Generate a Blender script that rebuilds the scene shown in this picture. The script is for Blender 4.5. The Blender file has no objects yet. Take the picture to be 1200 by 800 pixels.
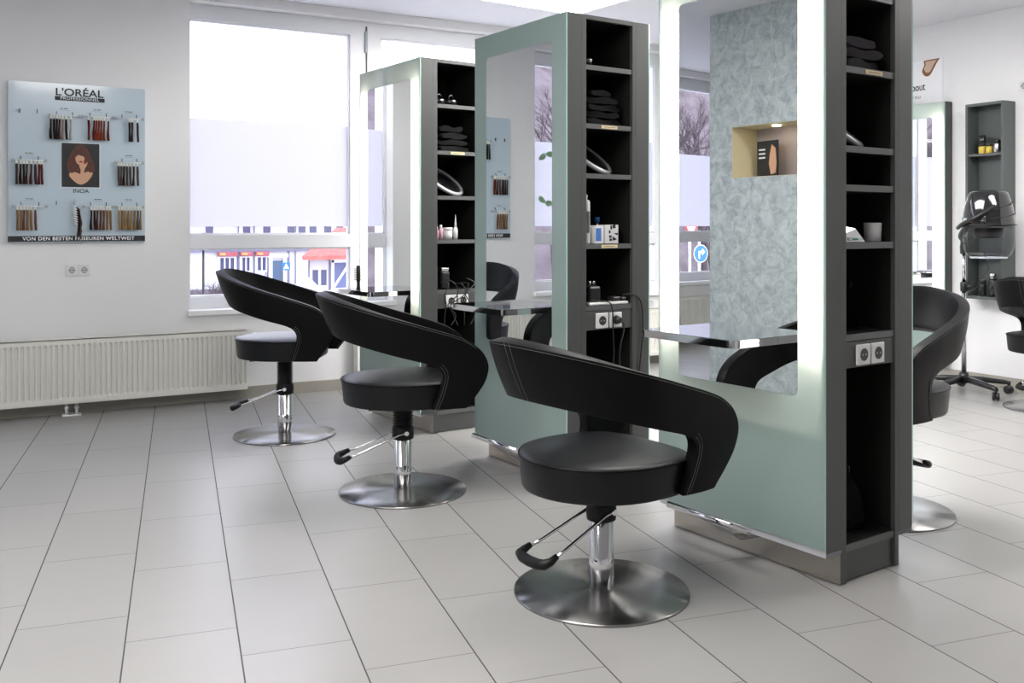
import bpy, bmesh, math, random
from mathutils import Vector, Matrix
random.seed(7)
SC = bpy.context.scene
C = SC.collection
PI = math.pi
A = math.radians(6.1)          # the mirror towers stand a little turned against the room

def TF(u, v, z=0.0):           # tower-row frame -> room frame
    return Vector((u*math.cos(A)-v*math.sin(A), u*math.sin(A)+v*math.cos(A), z))

# ------------------------------------------------------------------ materials
def new_mat(name):
    m = bpy.data.materials.new(name); m.use_nodes = True
    nt = m.node_tree; b = nt.nodes['Principled BSDF']
    return m, nt, b
def mat(name, col, rough=.5, metal=0., noise=0., nscale=40, bump=0., bscale=200, spec=.5, coat=0., sheen=0.):
    m, nt, b = new_mat(name)
    b.inputs['Base Color'].default_value = (*col, 1)
    b.inputs['Roughness'].default_value = rough
    b.inputs['Metallic'].default_value = metal
    b.inputs['Specular IOR Level'].default_value = spec
    b.inputs['Coat Weight'].default_value = coat
    b.inputs['Coat Roughness'].default_value = .05
    tc = nt.nodes.new('ShaderNodeTexCoord')
    if noise:
        n = nt.nodes.new('ShaderNodeTexNoise'); n.inputs['Scale'].default_value = nscale; n.inputs['Detail'].default_value = 4
        nt.links.new(tc.outputs['Object'], n.inputs['Vector'])
        mp = nt.nodes.new('ShaderNodeMapRange'); mp.inputs[3].default_value = 1-noise; mp.inputs[4].default_value = 1+noise
        nt.links.new(n.outputs['Fac'], mp.inputs[0])
        vm = nt.nodes.new('ShaderNodeVectorMath'); vm.operation = 'SCALE'; vm.inputs[0].default_value = col
        nt.links.new(mp.outputs[0], vm.inputs['Scale']); nt.links.new(vm.outputs[0], b.inputs['Base Color'])
    if bump:
        n = nt.nodes.new('ShaderNodeTexNoise'); n.inputs['Scale'].default_value = bscale; n.inputs['Detail'].default_value = 3
        nt.links.new(tc.outputs['Object'], n.inputs['Vector'])
        bp = nt.nodes.new('ShaderNodeBump'); bp.inputs['Strength'].default_value = bump; bp.inputs['Distance'].default_value = .002
        nt.links.new(n.outputs['Fac'], bp.inputs['Height']); nt.links.new(bp.outputs[0], b.inputs['Normal'])
    return m
def emis(name, col, s):
    m, nt, b = new_mat(name)
    b.inputs['Base Color'].default_value = (*col, 1)
    b.inputs['Emission Color'].default_value = (*col, 1); b.inputs['Emission Strength'].default_value = s
    return m

M = {}
M['wall'] = mat('wall paint', (.80, .80, .81), .85, bump=.25, bscale=350, spec=.2)
M['ceiling'] = mat('ceiling paint', (.70, .70, .73), .9, spec=.2)
M['frame'] = mat('white window frame', (.72, .73, .76), .35)
M['sill'] = mat('white sill', (.85, .85, .86), .3)
M['radiator'] = mat('cream radiator enamel', (.80, .79, .74), .35)
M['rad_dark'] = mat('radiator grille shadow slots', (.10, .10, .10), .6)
M['baseboard'] = mat('beige tile skirting', (.34, .32, .28), .4, noise=.08, nscale=8)
M['leather'] = mat('black leather', (.0035, .0035, .004), .42, bump=.2, bscale=420, spec=.12)
M['leather_seat'] = mat('seat leather', (.003, .0035, .005), .36, bump=.2, bscale=420, spec=.3)
M['stitch'] = mat('grey stitching', (.085, .085, .085), .6)
M['rubber'] = mat('black rubber', (.005, .005, .006), .5, spec=.3)
M['black'] = mat('black plastic', (.012, .012, .014), .3)
M['gloss_black'] = mat('glossy black plastic', (.01, .01, .012), .08, coat=.5)
M['chrome'] = mat('chrome', (.80, .80, .82), .07, 1)
M['chrome_soft'] = mat('satin chrome', (.62, .62, .63), .22, 1)
M['plinth'] = mat('brushed plinth steel', (.50, .46, .41), .25, 1, noise=.1, nscale=6)
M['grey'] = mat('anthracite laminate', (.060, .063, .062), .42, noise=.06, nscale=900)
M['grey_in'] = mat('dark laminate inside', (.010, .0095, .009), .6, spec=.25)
M['grey_edge'] = mat('laminate edging', (.095, .10, .10), .4)
M['alu'] = mat('white aluminium profile', (.62, .62, .66), .3, .3)
M['white_in'] = mat('white lamp box lining', (.6, .6, .6), .7)
M['mirror'] = mat('mirror silver', (.90, .92, .92), .0, 1)
M['tray_top'] = mat('dark mirror tray top', (.50, .51, .54), .05, 1)
M['socket'] = mat('white socket plastic', (.72, .72, .72), .35)
M['socket_in'] = mat('socket recess', (.03, .03, .03), .5)
M['socket_inw'] = mat('shaded socket recess', (.45, .45, .45), .5)
M['label'] = mat('cream shelf label', (.72, .60, .36), .6)
M['towel'] = mat('dark grey cloth', (.045, .043, .048), .95, noise=.35, nscale=60, bump=.6, bscale=300, spec=.1)
M['towel_black'] = mat('black cloth', (.012, .012, .013), .95, bump=.6, bscale=300, spec=.1)
M['white'] = mat('white plastic', (.80, .80, .80), .4)
M['blue'] = mat('blue print', (.02, .16, .55), .4)
M['board'] = mat('pale blue display board', (.50, .60, .68), .18, coat=.3)
M['print_black'] = mat('black print', (.012, .013, .016), .5)
M['print_white'] = mat('white print', (.85, .86, .88), .5)
M['clear'] = mat('clear acrylic rail', (.62, .68, .72), .3)
M['clip'] = mat('ivory swatch tab', (.72, .72, .66), .4)
M['silver'] = mat('silver painted rim', (.62, .62, .64), .3, .25)
M['stitch2'] = mat('grey acrylic knob', (.34, .37, .40), .4)
M['skin'] = mat('printed skin', (.62, .36, .23), .6)
M['skin_dark'] = mat('printed skin shade', (.34, .16, .09), .6)
M['lips'] = mat('printed red', (.38, .02, .02), .6)
M['print_hair'] = mat('printed brown hair', (.09, .028, .018), .6, noise=.6, nscale=70)
M['lamp'] = emis('ceiling panel light', (1, .97, .94), 12)
M['tube'] = emis('warm fluorescent tube', (1, .90, .80), 14)
M['film'] = None

# glass for windows: lets daylight straight through
def glass_mat(name, tint=(1, 1, 1), refl=.08):
    m, nt, b = new_mat(name); nt.nodes.remove(b)
    t = nt.nodes.new('ShaderNodeBsdfTransparent'); t.inputs[0].default_value = (*tint, 1)
    g = nt.nodes.new('ShaderNodeBsdfGlossy'); g.inputs['Roughness'].default_value = .0
    lw = nt.nodes.new('ShaderNodeFresnel'); lw.inputs[0].default_value = 1.35
    ge = nt.nodes.new('ShaderNodeNewGeometry'); iv = nt.nodes.new('ShaderNodeMath'); iv.operation = 'SUBTRACT'; iv.inputs[0].default_value = 1; nt.links.new(ge.outputs['Backfacing'], iv.inputs[1])
    ml = nt.nodes.new('ShaderNodeMath'); ml.operation = 'MULTIPLY'; nt.links.new(lw.outputs[0], ml.inputs[0]); nt.links.new(iv.outputs[0], ml.inputs[1])
    mx = nt.nodes.new('ShaderNodeMixShader')
    nt.links.new(ml.outputs[0], mx.inputs[0]); nt.links.new(t.outputs[0], mx.inputs[1]); nt.links.new(g.outputs[0], mx.inputs[2])
    nt.links.new(mx.outputs[0], nt.nodes['Material Output'].inputs[0])
    return m
M['glass'] = glass_mat('window glass')
def film_mat():
    m, nt, b = new_mat('frosted window film'); nt.nodes.remove(b)
    t = nt.nodes.new('ShaderNodeBsdfTranslucent'); t.inputs[0].default_value = (.44, .425, .44, 1)
    d = nt.nodes.new('ShaderNodeBsdfDiffuse'); d.inputs[0].default_value = (.6, .6, .64, 1)
    mx = nt.nodes.new('ShaderNodeMixShader'); mx.inputs[0].default_value = .18
    nt.links.new(t.outputs[0], mx.inputs[1]); nt.links.new(d.outputs[0], mx.inputs[2])
    nt.links.new(mx.outputs[0], nt.nodes['Material Output'].inputs[0])
    return m
M['film'] = film_mat()
def frosted_panel():
    m, nt, b = new_mat('green frosted back-painted glass'); nt.nodes.remove(b)
    t = nt.nodes.new('ShaderNodeBsdfTranslucent'); t.inputs[0].default_value = (.80, .90, .85, 1)
    d = nt.nodes.new('ShaderNodeBsdfDiffuse'); d.inputs[0].default_value = (.38, .50, .475, 1)
    mx = nt.nodes.new('ShaderNodeMixShader'); mx.inputs[0].default_value = .60
    g = nt.nodes.new('ShaderNodeBsdfGlossy'); g.inputs['Roughness'].default_value = .02
    fr = nt.nodes.new('ShaderNodeFresnel'); fr.inputs[0].default_value = 1.5
    m2 = nt.nodes.new('ShaderNodeMixShader')
    nt.links.new(t.outputs[0], mx.inputs[1]); nt.links.new(d.outputs[0], mx.inputs[2])
    nt.links.new(fr.outputs[0], m2.inputs[0]); nt.links.new(mx.outputs[0], m2.inputs[1]); nt.links.new(g.outputs[0], m2.inputs[2])
    nt.links.new(m2.outputs[0], nt.nodes['Material Output'].inputs[0])
    return m
M['frost'] = frosted_panel()
M['edge_glass'] = mat('polished glass edge', (.45, .68, .62), .08)
def brushed():
    m, nt, b = new_mat('radially brushed steel')
    b.inputs['Base Color'].default_value = (.33, .325, .32, 1); b.inputs['Metallic'].default_value = 1
    b.inputs['Roughness'].default_value = .26; b.inputs['Anisotropic'].default_value = .9; b.inputs['Anisotropic Rotation'].default_value = .25
    tg = nt.nodes.new('ShaderNodeTangent'); tg.direction_type = 'RADIAL'; tg.axis = 'Z'
    nt.links.new(tg.outputs[0], b.inputs['Tangent'])
    return m
M['disc'] = brushed()

class NB:                      # tiny node builder for the two pattern materials
    def __init__(s, nt): s.nt = nt
    def m(s, op, a, b=None, c=None, clamp=False):
        n = s.nt.nodes.new('ShaderNodeMath'); n.operation = op; n.use_clamp = clamp
        for i, v in enumerate((a, b, c)):
            if v is None: continue
            if isinstance(v, (int, float)): n.inputs[i].default_value = v
            else: s.nt.links.new(v, n.inputs[i])
        return n.outputs[0]
def floor_mat():
    m, nt, b = new_mat('large beige floor tiles'); q = NB(nt)
    tc = nt.nodes.new('ShaderNodeTexCoord'); sx = nt.nodes.new('ShaderNodeSeparateXYZ')
    nt.links.new(tc.outputs['Object'], sx.inputs[0]); X, Y = sx.outputs[0], sx.outputs[1]
    t = math.radians(9.54); c, s = math.cos(t), math.sin(t); W, L = .3104, .5935
    u = q.m('SUBTRACT', q.m('MULTIPLY', X, c), q.m('MULTIPLY', Y, s))
    v = q.m('ADD', q.m('MULTIPLY', X, s), q.m('MULTIPLY', Y, c))
    un = q.m('DIVIDE', q.m('ADD', u, .7656), W); i = q.m('FLOOR', un)
    vn = q.m('SUBTRACT', q.m('DIVIDE', q.m('SUBTRACT', v, .5609), L), q.m('MULTIPLY', q.m('SUBTRACT', i, 2), 2/3))
    j = q.m('FLOOR', vn)
    du = q.m('MULTIPLY', q.m('PINGPONG', un, .5), W); dv = q.m('MULTIPLY', q.m('PINGPONG', vn, .5), L)
    ju = q.m('LESS_THAN', du, .0021); jv = q.m('MULTIPLY', q.m('LESS_THAN', dv, .0014), .75)
    jt = q.m('MAXIMUM', ju, jv)
    cb = nt.nodes.new('ShaderNodeCombineXYZ'); nt.links.new(i, cb.inputs[0]); nt.links.new(j, cb.inputs[1])
    wn = nt.nodes.new('ShaderNodeTexWhiteNoise'); nt.links.new(cb.outputs[0], wn.inputs[0])
    mp = nt.nodes.new('ShaderNodeMapping'); mp.inputs['Scale'].default_value = (1.2, 5, 1); mp.inputs['Rotation'].default_value[2] = t
    nt.links.new(tc.outputs['Object'], mp.inputs[0])
    n1 = nt.nodes.new('ShaderNodeTexNoise'); n1.inputs['Scale'].default_value = 2.2; n1.inputs['Detail'].default_value = 8; n1.inputs['Roughness'].default_value = .6
    va = nt.nodes.new('ShaderNodeVectorMath'); va.operation = 'ADD'; nt.links.new(mp.outputs[0], va.inputs[0]); nt.links.new(wn.outputs['Color'], va.inputs[1])
    nt.links.new(va.outputs[0], n1.inputs['Vector'])
    k = q.m('ADD', q.m('MULTIPLY', wn.outputs[0], .07), q.m('MULTIPLY', n1.outputs['Fac'], .16)); k = q.m('ADD', k, .86)
    vm = nt.nodes.new('ShaderNodeVectorMath'); vm.operation = 'SCALE'; vm.inputs[0].default_value = (.33, .325, .316); nt.links.new(k, vm.inputs['Scale'])
    mx = nt.nodes.new('ShaderNodeMix'); mx.data_type = 'RGBA'; nt.links.new(jt, mx.inputs[0]); nt.links.new(vm.outputs[0], mx.inputs[6]); mx.inputs[7].default_value = (.045, .04, .04, 1)
    nt.links.new(mx.outputs[2], b.inputs['Base Color']); b.inputs['Specular IOR Level'].default_value = .7
    r = q.m('ADD', q.m('MULTIPLY', n1.outputs['Fac'], .14), q.m('ADD', q.m('MULTIPLY', jt, .4), .26)); nt.links.new(r, b.inputs['Roughness'])
    bp = nt.nodes.new('ShaderNodeBump'); bp.inputs['Distance'].default_value = .001; bp.inputs['Strength'].default_value = .5
    nt.links.new(q.m('SUBTRACT', 1, jt), bp.inputs['Height']); nt.links.new(bp.outputs[0], b.inputs['Normal'])
    return m
M['floor'] = floor_mat()
def stucco_mat():
    m, nt, b = new_mat('trowelled blue-grey stucco')
    tc = nt.nodes.new('ShaderNodeTexCoord')
    n = nt.nodes.new('ShaderNodeTexNoise'); n.inputs['Scale'].default_value = 13; n.inputs['Detail'].default_value = 9; n.inputs['Roughness'].default_value = .7; n.inputs['Distortion'].default_value = .7
    nt.links.new(tc.outputs['Object'], n.inputs['Vector'])
    r = nt.nodes.new('ShaderNodeValToRGB'); e = r.color_ramp.elements
    e[0].position = .36; e[0].color = (.28, .325, .33, 1); e[1].position = .62; e[1].color = (.50, .55, .55, 1)
    nt.links.new(n.outputs['Fac'], r.inputs[0]); nt.links.new(r.outputs[0], b.inputs['Base Color']); b.inputs['Roughness'].default_value = .45
    return m
M['stucco'] = stucco_mat()

# ------------------------------------------------------------------ mesh helpers
class MB:
    def __init__(s): s.bm = bmesh.new(); s.mats = []; s.mi = 0
    def use(s, m):
        if m not in s.mats: s.mats.append(m)
        s.mi = s.mats.index(m); return s
    def _new(s, faces):
        for f in faces: f.material_index = s.mi
    def box(s, x0, x1, y0, y1, z0, z1, bev=0., mtx=None, seg=2):
        v = [s.bm.verts.new((x, y, z)) for x in (x0, x1) for y in (y0, y1) for z in (z0, z1)]
        F = [(0,1,3,2),(4,6,7,5),(0,4,5,1),(2,3,7,6),(0,2,6,4),(1,5,7,3)]
        fs = [s.bm.faces.new([v[i] for i in f]) for f in F]; s._new(fs)
        if bev:
            es = list({e for f in fs for e in f.edges})
            r = bmesh.ops.bevel(s.bm, geom=es, offset=bev, segments=seg, profile=.5, affect='EDGES')
            s._new(r['faces']); v = list({x for f in r['faces'] for x in f.verts} | {x for x in v if x.is_valid})
        if mtx is not None: bmesh.ops.transform(s.bm, matrix=mtx, verts=[x for x in v if x.is_valid])
        return s
    def ring_loft(s, rings, closed=True, cap0=True, cap1=True, smooth=True):
        R = [[s.bm.verts.new(p) for p in r] for r in rings]; n = len(R[0]); fs = []
        for a, b in zip(R, R[1:]):
            for i in range(n if closed else n-1):
                j = (i+1) % n
                fs.append(s.bm.faces.new((a[i], a[j], b[j], b[i])))
        for f in fs: f.smooth = smooth
        if cap0 and closed: fs.append(s.bm.faces.new(R[0][::-1]))
        if cap1 and closed: fs.append(s.bm.faces.new(R[-1]))
        s._new(fs); return s
    def lathe(s, prof, cx=0, cy=0, n=32, mtx=None, cap=True):
        rings = []
        for r, z in prof:
            ring = [Vector((cx+r*math.cos(2*PI*i/n), cy+r*math.sin(2*PI*i/n), z)) for i in range(n)]
            if mtx is not None: ring = [mtx @ p for p in ring]
            rings.append(ring)
        return s.ring_loft(rings, cap0=cap, cap1=cap)
    def tube(s, pts, r, n=8, closed=False):
        pts = [Vector(p) for p in pts]; rings = []; up = None
        for i, p in enumerate(pts):
            d = (pts[min(i+1, len(pts)-1)]-pts[max(i-1, 0)]).normalized()
            if up is None:
                up = Vector((0, 0, 1)) if abs(d.z) < .9 else Vector((1, 0, 0))
            a = d.cross(up).normalized(); b = a.cross(d).normalized(); up = b
            rr = r[i] if isinstance(r, (list, tuple)) else r
            rings.append([p+a*rr*math.cos(2*PI*k/n)+b*rr*math.sin(2*PI*k/n) for k in range(n)])
        return s.ring_loft(rings)
    def prism(s, poly, z0, z1, mtx=None, smooth=False):   # polygon in xy, extruded in z
        r0 = [Vector((x, y, z0)) for x, y in poly]; r1 = [Vector((x, y, z1)) for x, y in poly]
        if mtx is not None: r0 = [mtx @ p for p in r0]; r1 = [mtx @ p for p in r1]
        return s.ring_loft([r0, r1], smooth=smooth)
    def quad(s, pts): f = s.bm.faces.new([s.bm.verts.new(p) for p in pts]); s._new([f]); return s
    def sphere(s, c, r, sc=(1, 1, 1), seg=16):
        m = Matrix.Translation(c) @ Matrix.Diagonal((*[r*k for k in sc], 1))
        q = bmesh.ops.create_uvsphere(s.bm, u_segments=seg, v_segments=max(6, seg//2), radius=1, matrix=m)
        fs = {f for v in q['verts'] for f in v.link_faces}
        for f in fs: f.smooth = True
        s._new(fs); return s
    def build(s, name, m=None, parent=None, loc=None, norm=True):
        if norm: bmesh.ops.recalc_face_normals(s.bm, faces=s.bm.faces)
        me = bpy.data.meshes.new(name); s.bm.to_mesh(me); s.bm.free()
        for k in (s.mats if s.mats else [m]): me.materials.append(M[k] if isinstance(k, str) else k)
        o = bpy.data.objects.new(name, me); C.objects.link(o)
        if parent is not None: o.parent = parent
        if loc is not None: o.location = loc
        return o
def thing(name, label, cat, loc=(0, 0, 0), rz=0., group=None):
    o = bpy.data.objects.new(name, None); C.objects.link(o); o.empty_display_size = .1
    o.location = loc; o.rotation_euler = (0, 0, rz); return tag(o, label, cat, group)
def tag(o, label=None, cat=None, group=None, kind=None):
    if label: o['label'] = label
    if cat: o['category'] = cat
    if group: o['group'] = group
    if kind: o['kind'] = kind
    return o
def struct(o): o['kind'] = 'structure'; return o
def dup(root, loc, rz=None, label=None):
    r = root.copy(); C.objects.link(r); r.location = loc
    if rz is not None: r.rotation_euler = (0, 0, rz)
    if label: r['label'] = label
    for ch in list(root.children):
        c = ch.copy(); C.objects.link(c); c.parent = r
        for g in list(ch.children):
            d = g.copy(); C.objects.link(d); d.parent = c
    return r
def rrect(x0, x1, y0, y1, r, n=5):
    P = []
    for cx, cy, a0 in ((x1-r, y1-r, 0), (x0+r, y1-r, 90), (x0+r, y0+r, 180), (x1-r, y0+r, 270)):
        for k in range(n+1):
            t = math.radians(a0+90*k/n); P.append((cx+r*math.cos(t), cy+r*math.sin(t)))
    return P
def catmull(pts, n):
    out = []; P = [pts[0]]+list(pts)+[pts[-1]]; m = len(pts)-1
    for k in range(n+1):
        t = k/n*m; i = min(int(t), m-1); f = t-i
        p0, p1, p2, p3 = [Vector(p) for p in P[i:i+4]]
        out.append(.5*((2*p1)+(-p0+p2)*f+(2*p0-5*p1+4*p2-p3)*f*f+(-p0+3*p1-3*p2+p3)*f**3))
    return out
def text_part(body, size, m, parent, loc, rot, name='lettering', sx=1., spacing=1., bold=0.):
    cu = bpy.data.curves.new('txt', 'FONT'); cu.body = body; cu.size = size; cu.align_x = 'CENTER'; cu.align_y = 'CENTER'
    cu.space_character = spacing; cu.offset = bold; cu.extrude = .0006
    to = bpy.data.objects.new('txt', cu); C.objects.link(to)
    dg = bpy.context.evaluated_depsgraph_get(); me = bpy.data.meshes.new_from_object(to.evaluated_get(dg)); bpy.data.objects.remove(to)
    me.materials.clear(); me.materials.append(M[m]); me.name = name
    o = bpy.data.objects.new(name, me); C.objects.link(o); o.location = loc; o.rotation_euler = rot; o.scale = (sx, 1, 1)
    if parent: o.parent = parent
    return o
def bevel_mod(o, w=.004, seg=2, ang=40):
    b = o.modifiers.new('bevel', 'BEVEL'); b.width = w; b.segments = seg; b.limit_method = 'ANGLE'; b.angle_limit = math.radians(ang); b.harden_normals = False
    return o

# ------------------------------------------------------------------ room shell
XL, XR, YB, YW, H = -4.6, 6.57, -3.6, 6.667, 2.80
b = MB(); b.quad([(XL, YB, 0), (XR, YB, 0), (XR, YW, 0), (XL, YW, 0)]); fl = struct(b.build('floor', 'floor'))
b = MB(); b.box(XL-.2, XR+.2, YB-.2, YW+.25, H, H+.15); struct(b.build('ceiling', 'ceiling'))
b = MB(); b.box(XL-.2, XL, YB-.2, YW+.25, 0, H); struct(b.build('wall_left', 'wall'))
b = MB(); b.box(XR, XR+.2, YB-.2, YW+.25, 0, H); struct(b.build('wall_right', 'wall'))
b = MB(); b.box(XL, XR, YB-.2, YB, 0, H); struct(b.build('wall_back', 'wall'))
WT = .25
b = MB()                         # window wall with two long openings
for x0, x1 in ((XL, -3.25), (-.19, 1.194), (5.33, XR)): b.box(x0, x1, YW, YW+WT, 0, H)
for x0, x1 in ((-3.25, -.19), (1.194, 5.33)):
    b.box(x0, x1, YW, YW+WT, 2.735, H); b.box(x0, x1, YW, YW+WT, 0, .585)
struct(b.build('wall_window_side', 'wall'))
# windows: (opening x0, x1, list of panes)
YG = 6.79
wn = 0
def window(xa, xb, panes, n):
    root = bpy.data.objects.new('window_%d' % n, None); C.objects.link(root); struct(root)
    f = MB(); zb, zt = .625, 2.735
    y0, y1 = YG-.035, YG+.04
    xs = [xa]+[p for pr in panes for p in pr]+[xb]
    for k in range(0, len(xs), 2): f.box(xs[k], xs[k+1], y0, y1, zb, zt, .004)
    for p0, p1 in panes:
        f.box(p0-.01, p1+.01, y0, y1, 2.626, zt, .004); f.box(p0-.01, p1+.01, y0, y1, zb, .708, .004)
        f.box(p0-.01, p1+.01, y0-.004, y1, 1.041, 1.139, .004)
        for z0, z1 in ((.708, 1.041), (1.139, 2.626)):      # glazing beads
            for q in ((p0, p0+.010, z0, z1), (p1-.010, p1, z0, z1)): f.box(q[0], q[1], YG-.022, YG+.02, q[2], q[3])
            f.box(p0, p1, YG-.022, YG+.02, z0, z0+.010); f.box(p0, p1, YG-.022, YG+.02, z1-.010, z1)
    f.build('window_frame', 'frame', root)
    for p0, p1 in panes:
        g = MB(); g.box(p0, p1, YG-.004, YG+.004, .71, 1.04); g.build('window_pane', 'glass', root)
        g = MB(); g.box(p0, p1, YG-.004, YG+.004, 1.14, 2.625); g.build('window_pane', 'glass', root)
        g = MB(); g.quad([(p0+.010, YG-.006, 1.197), (p1-.010, YG-.006, 1.197), (p1-.010, YG-.006, 1.945), (p0+.010, YG-.006, 1.945)]); g.build('frosted_film', 'film', root)
    s = MB(); s.box(xa-.02, xb+.02, YW-.035, YG-.03, .588, .626, .006); s.build('window_sill', 'sill', root)
    return root
w1 = window(1.194, 5.33, [(1.205, 2.36), (2.606, 4.08), (4.22, 5.2)], 1)
b = MB(); b.box(2.484, 2.496, YG-.037, YG-.03, .66, 2.70); b.build('sash_seam', 'socket_in', w1)
b = MB(); b.box(2.475, 2.498, YG-.05, YG-.034, 2.50, 2.66, .004); b.build('window_hinge', 'stitch2', w1)
b = MB(); b.box(2.545, 2.565, YG-.055, YG-.034, 1.55, 1.60, .004); b.tube([(2.555, YG-.055, 1.58), (2.555, YG-.085, 1.58), (2.555, YG-.085, 1.45)], .009); b.build('window_handle', 'white', w1)
w2 = window(-3.25, -.19, [(-3.13, -1.75), (-1.56, -.23)], 2)
# decal ring cut in the left film
b = MB()
for k in range(9):
    a0 = math.radians(60+k*30); cx, cz = -.46+.17*math.cos(a0), 1.62+.22*math.sin(a0)
    lf = [(.048*math.cos(t)*1.0, .026*math.sin(t)*(1+.4*math.cos(t))) for t in [2*PI*j/10 for j in range(10)]]
    m4 = Matrix.Translation((cx, YG-.0085, cz)) @ Matrix.Rotation(PI/2, 4, 'X') @ Matrix.Rotation(a0+PI/2, 4, 'Z')
    b.prism(lf, 0, .001, m4)
b.build('leaf_decal', mat('green leaf decal', (.25, .42, .25), .6), w2)
# skirting
b = MB(); b.box(XL, XR, YW-.012, YW, 0, .08, .002); struct(b.build('baseboard_window_side', 'baseboard'))
b = MB(); b.box(XR-.012, XR, YB, YW-.012, 0, .085, .002); struct(b.build('baseboard_right', 'baseboard'))
b = MB(); b.box(XL, XL+.012, YB, YW-.012, 0, .08, .002); struct(b.build('baseboard_left', 'baseboard'))

# stucco pillar with a lit niche, seen in the mirrors
t = thing('stucco_pillar', 'blue-grey trowelled stucco pillar with a lit niche, seen in the nearest mirror', 'pillar', TF(-.15, 3.6), A)
b = MB(); x0 = -.36; na, nb, nz0, nz1 = .56, 1.22, 1.555, 1.935
b.box(x0, 0, 0, na, 0, H-.001); b.box(x0, 0, nb, 1.44, 0, H-.001); b.box(x0, 0, na, nb, 0, nz0); b.box(x0, 0, na, nb, nz1, H-.001); b.box(x0, -.28, na, nb, nz0, nz1)
b.build('pillar_body', 'stucco', t)
b = MB(); b.box(-.28, -.002, nb-.004, nb-.0005, nz0, nz1); b.box(-.28, -.002, na+.0005, na+.004, nz0, nz1); b.box(-.28, -.002, na, nb, nz1-.004, nz1-.0005); b.box(-.28, -.002, na, nb, nz0+.0005, nz0+.003)
b.build('niche_lining', mat('cream niche paint', (.62, .56, .38), .7), t)
b = MB(); b.box(-.2799, -.277, na, nb, nz0, nz1); b.build('niche_back', mat('mauve niche back', (.38, .33, .34), .7), t)
b = MB(); b.lathe([(.02, nz1-.012), (.028, nz1-.012), (.028, nz1-.004)], -.12, .9, 16); b.build('niche_spotlight', emis('niche lamp', (1, .82, .55), 30), t)
P = TF(-.15, 3.6)
pic = thing('picture_card', 'small dark picture card standing in the niche of the stucco pillar', 'picture', TF(-.15-.17, 3.6+1.03, nz0+.004), A+.15)
b = MB(); b.box(-.012, 0, -.11, .11, 0, .27, .002); b.build('card', 'print_black', pic)
b = MB(); b.prism([(-.09, .03), (-.04, .02), (-.02, .10), (-.03, .17), (-.05, .24), (-.09, .21), (-.10, .1)], 0, .001, Matrix(((0, 0, 1, .0002), (1, 0, 0, 0), (0, 1, 0, 0), (0, 0, 0, 1)))); b.build('printed_figure', 'skin', pic)
for z in (.2, .17, .14):
    b = MB(); b.box(.0002, .001, .02, .09, z, z+.012); b.build('printed_line', 'print_white', pic)

# ------------------------------------------------------------------ ceiling light panel over the towers, plus unseen fill panels
def panel(loc, sx, sy, label, cat='ceiling light'):
    t = thing('ceiling_light', label, cat, loc, A, 'flat square-edged ceiling light panels')
    b = MB(); b.box(-sx, 0, -sy, 0, -.045, 0); b.build('housing', 'frame', t)
    b = MB(); b.box(-sx+.008, -.008, -sy+.008, -.008, -.05, -.0451); b.build('diffuser', 'lamp', t)
    return t
panel((3.78, 5.86, H), 1.3, 2.6, 'bright ceiling light panel above the middle mirror tower')
panel((1.0, 3.2, H), .9, 1.8, 'added fill light panel over the chair aisle, above the frame')  # unseen panel, added to fill the aisle with light
panel((5.6, 3.0, H), .9, 1.8, 'added fill light panel out of view over the right-hand chairs')  # out-of-frame panel added as fill for the right side
panel((-1.6, 2.4, H), .9, 1.8, 'added fill light panel out of view left of the stucco pillar')  # another added fill panel, never in view

# ------------------------------------------------------------------ styling chair
def band_mb():
    topc = [(.0, .735), (.10, .705), (.18, .680), (.25, .652), (.310, .608), (.342, .548), (.335, .485), (.305, .43), (.262, .375), (.25, .358)]
    botc = [(.0, .577), (.05, .564), (.09, .552), (.122, .536), (.140, .512), (.142, .482), (.134, .45), (.122, .41), (.106, .372), (.10, .358)]
    NF, NA, NT = 34, 22, 9
    tc, bc = catmull(topc, NF), catmull(botc, NF)
    def yy(z): return .272+(z-.36)*.13
    cols = []
    for k in range(NA+1):          # quarter from back centre to the side
        ph = PI-(PI/2)*k/NA; c, s = math.cos(ph), math.sin(ph); col = []
        for j in range(NT+1):
            t = j/NT
            x1 = c*(.30+.06*t); z = (.735*t+.577*(1-t)) - (.30*t+.27*(1-t))*x1
            bulge = .006*math.sin(PI*t)
            r = yy(z)
            rx = r+.052*t+bulge; ry = r+bulge
            col.append(Vector((c*rx, s*ry, z)))
        cols.append(col)
    for k in range(1, NF+1):
        col = []
        for j in range(NT+1):
            t = j/NT; x = bc[k].x*(1-t)+tc[k].x*t; z = bc[k].y*(1-t)+tc[k].y*t
            y = yy(z)+.006*math.sin(PI*t)-.05*max(0, x-.12)
            col.append(Vector((x, y, z)))
        cols.append(col)
    return cols
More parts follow.
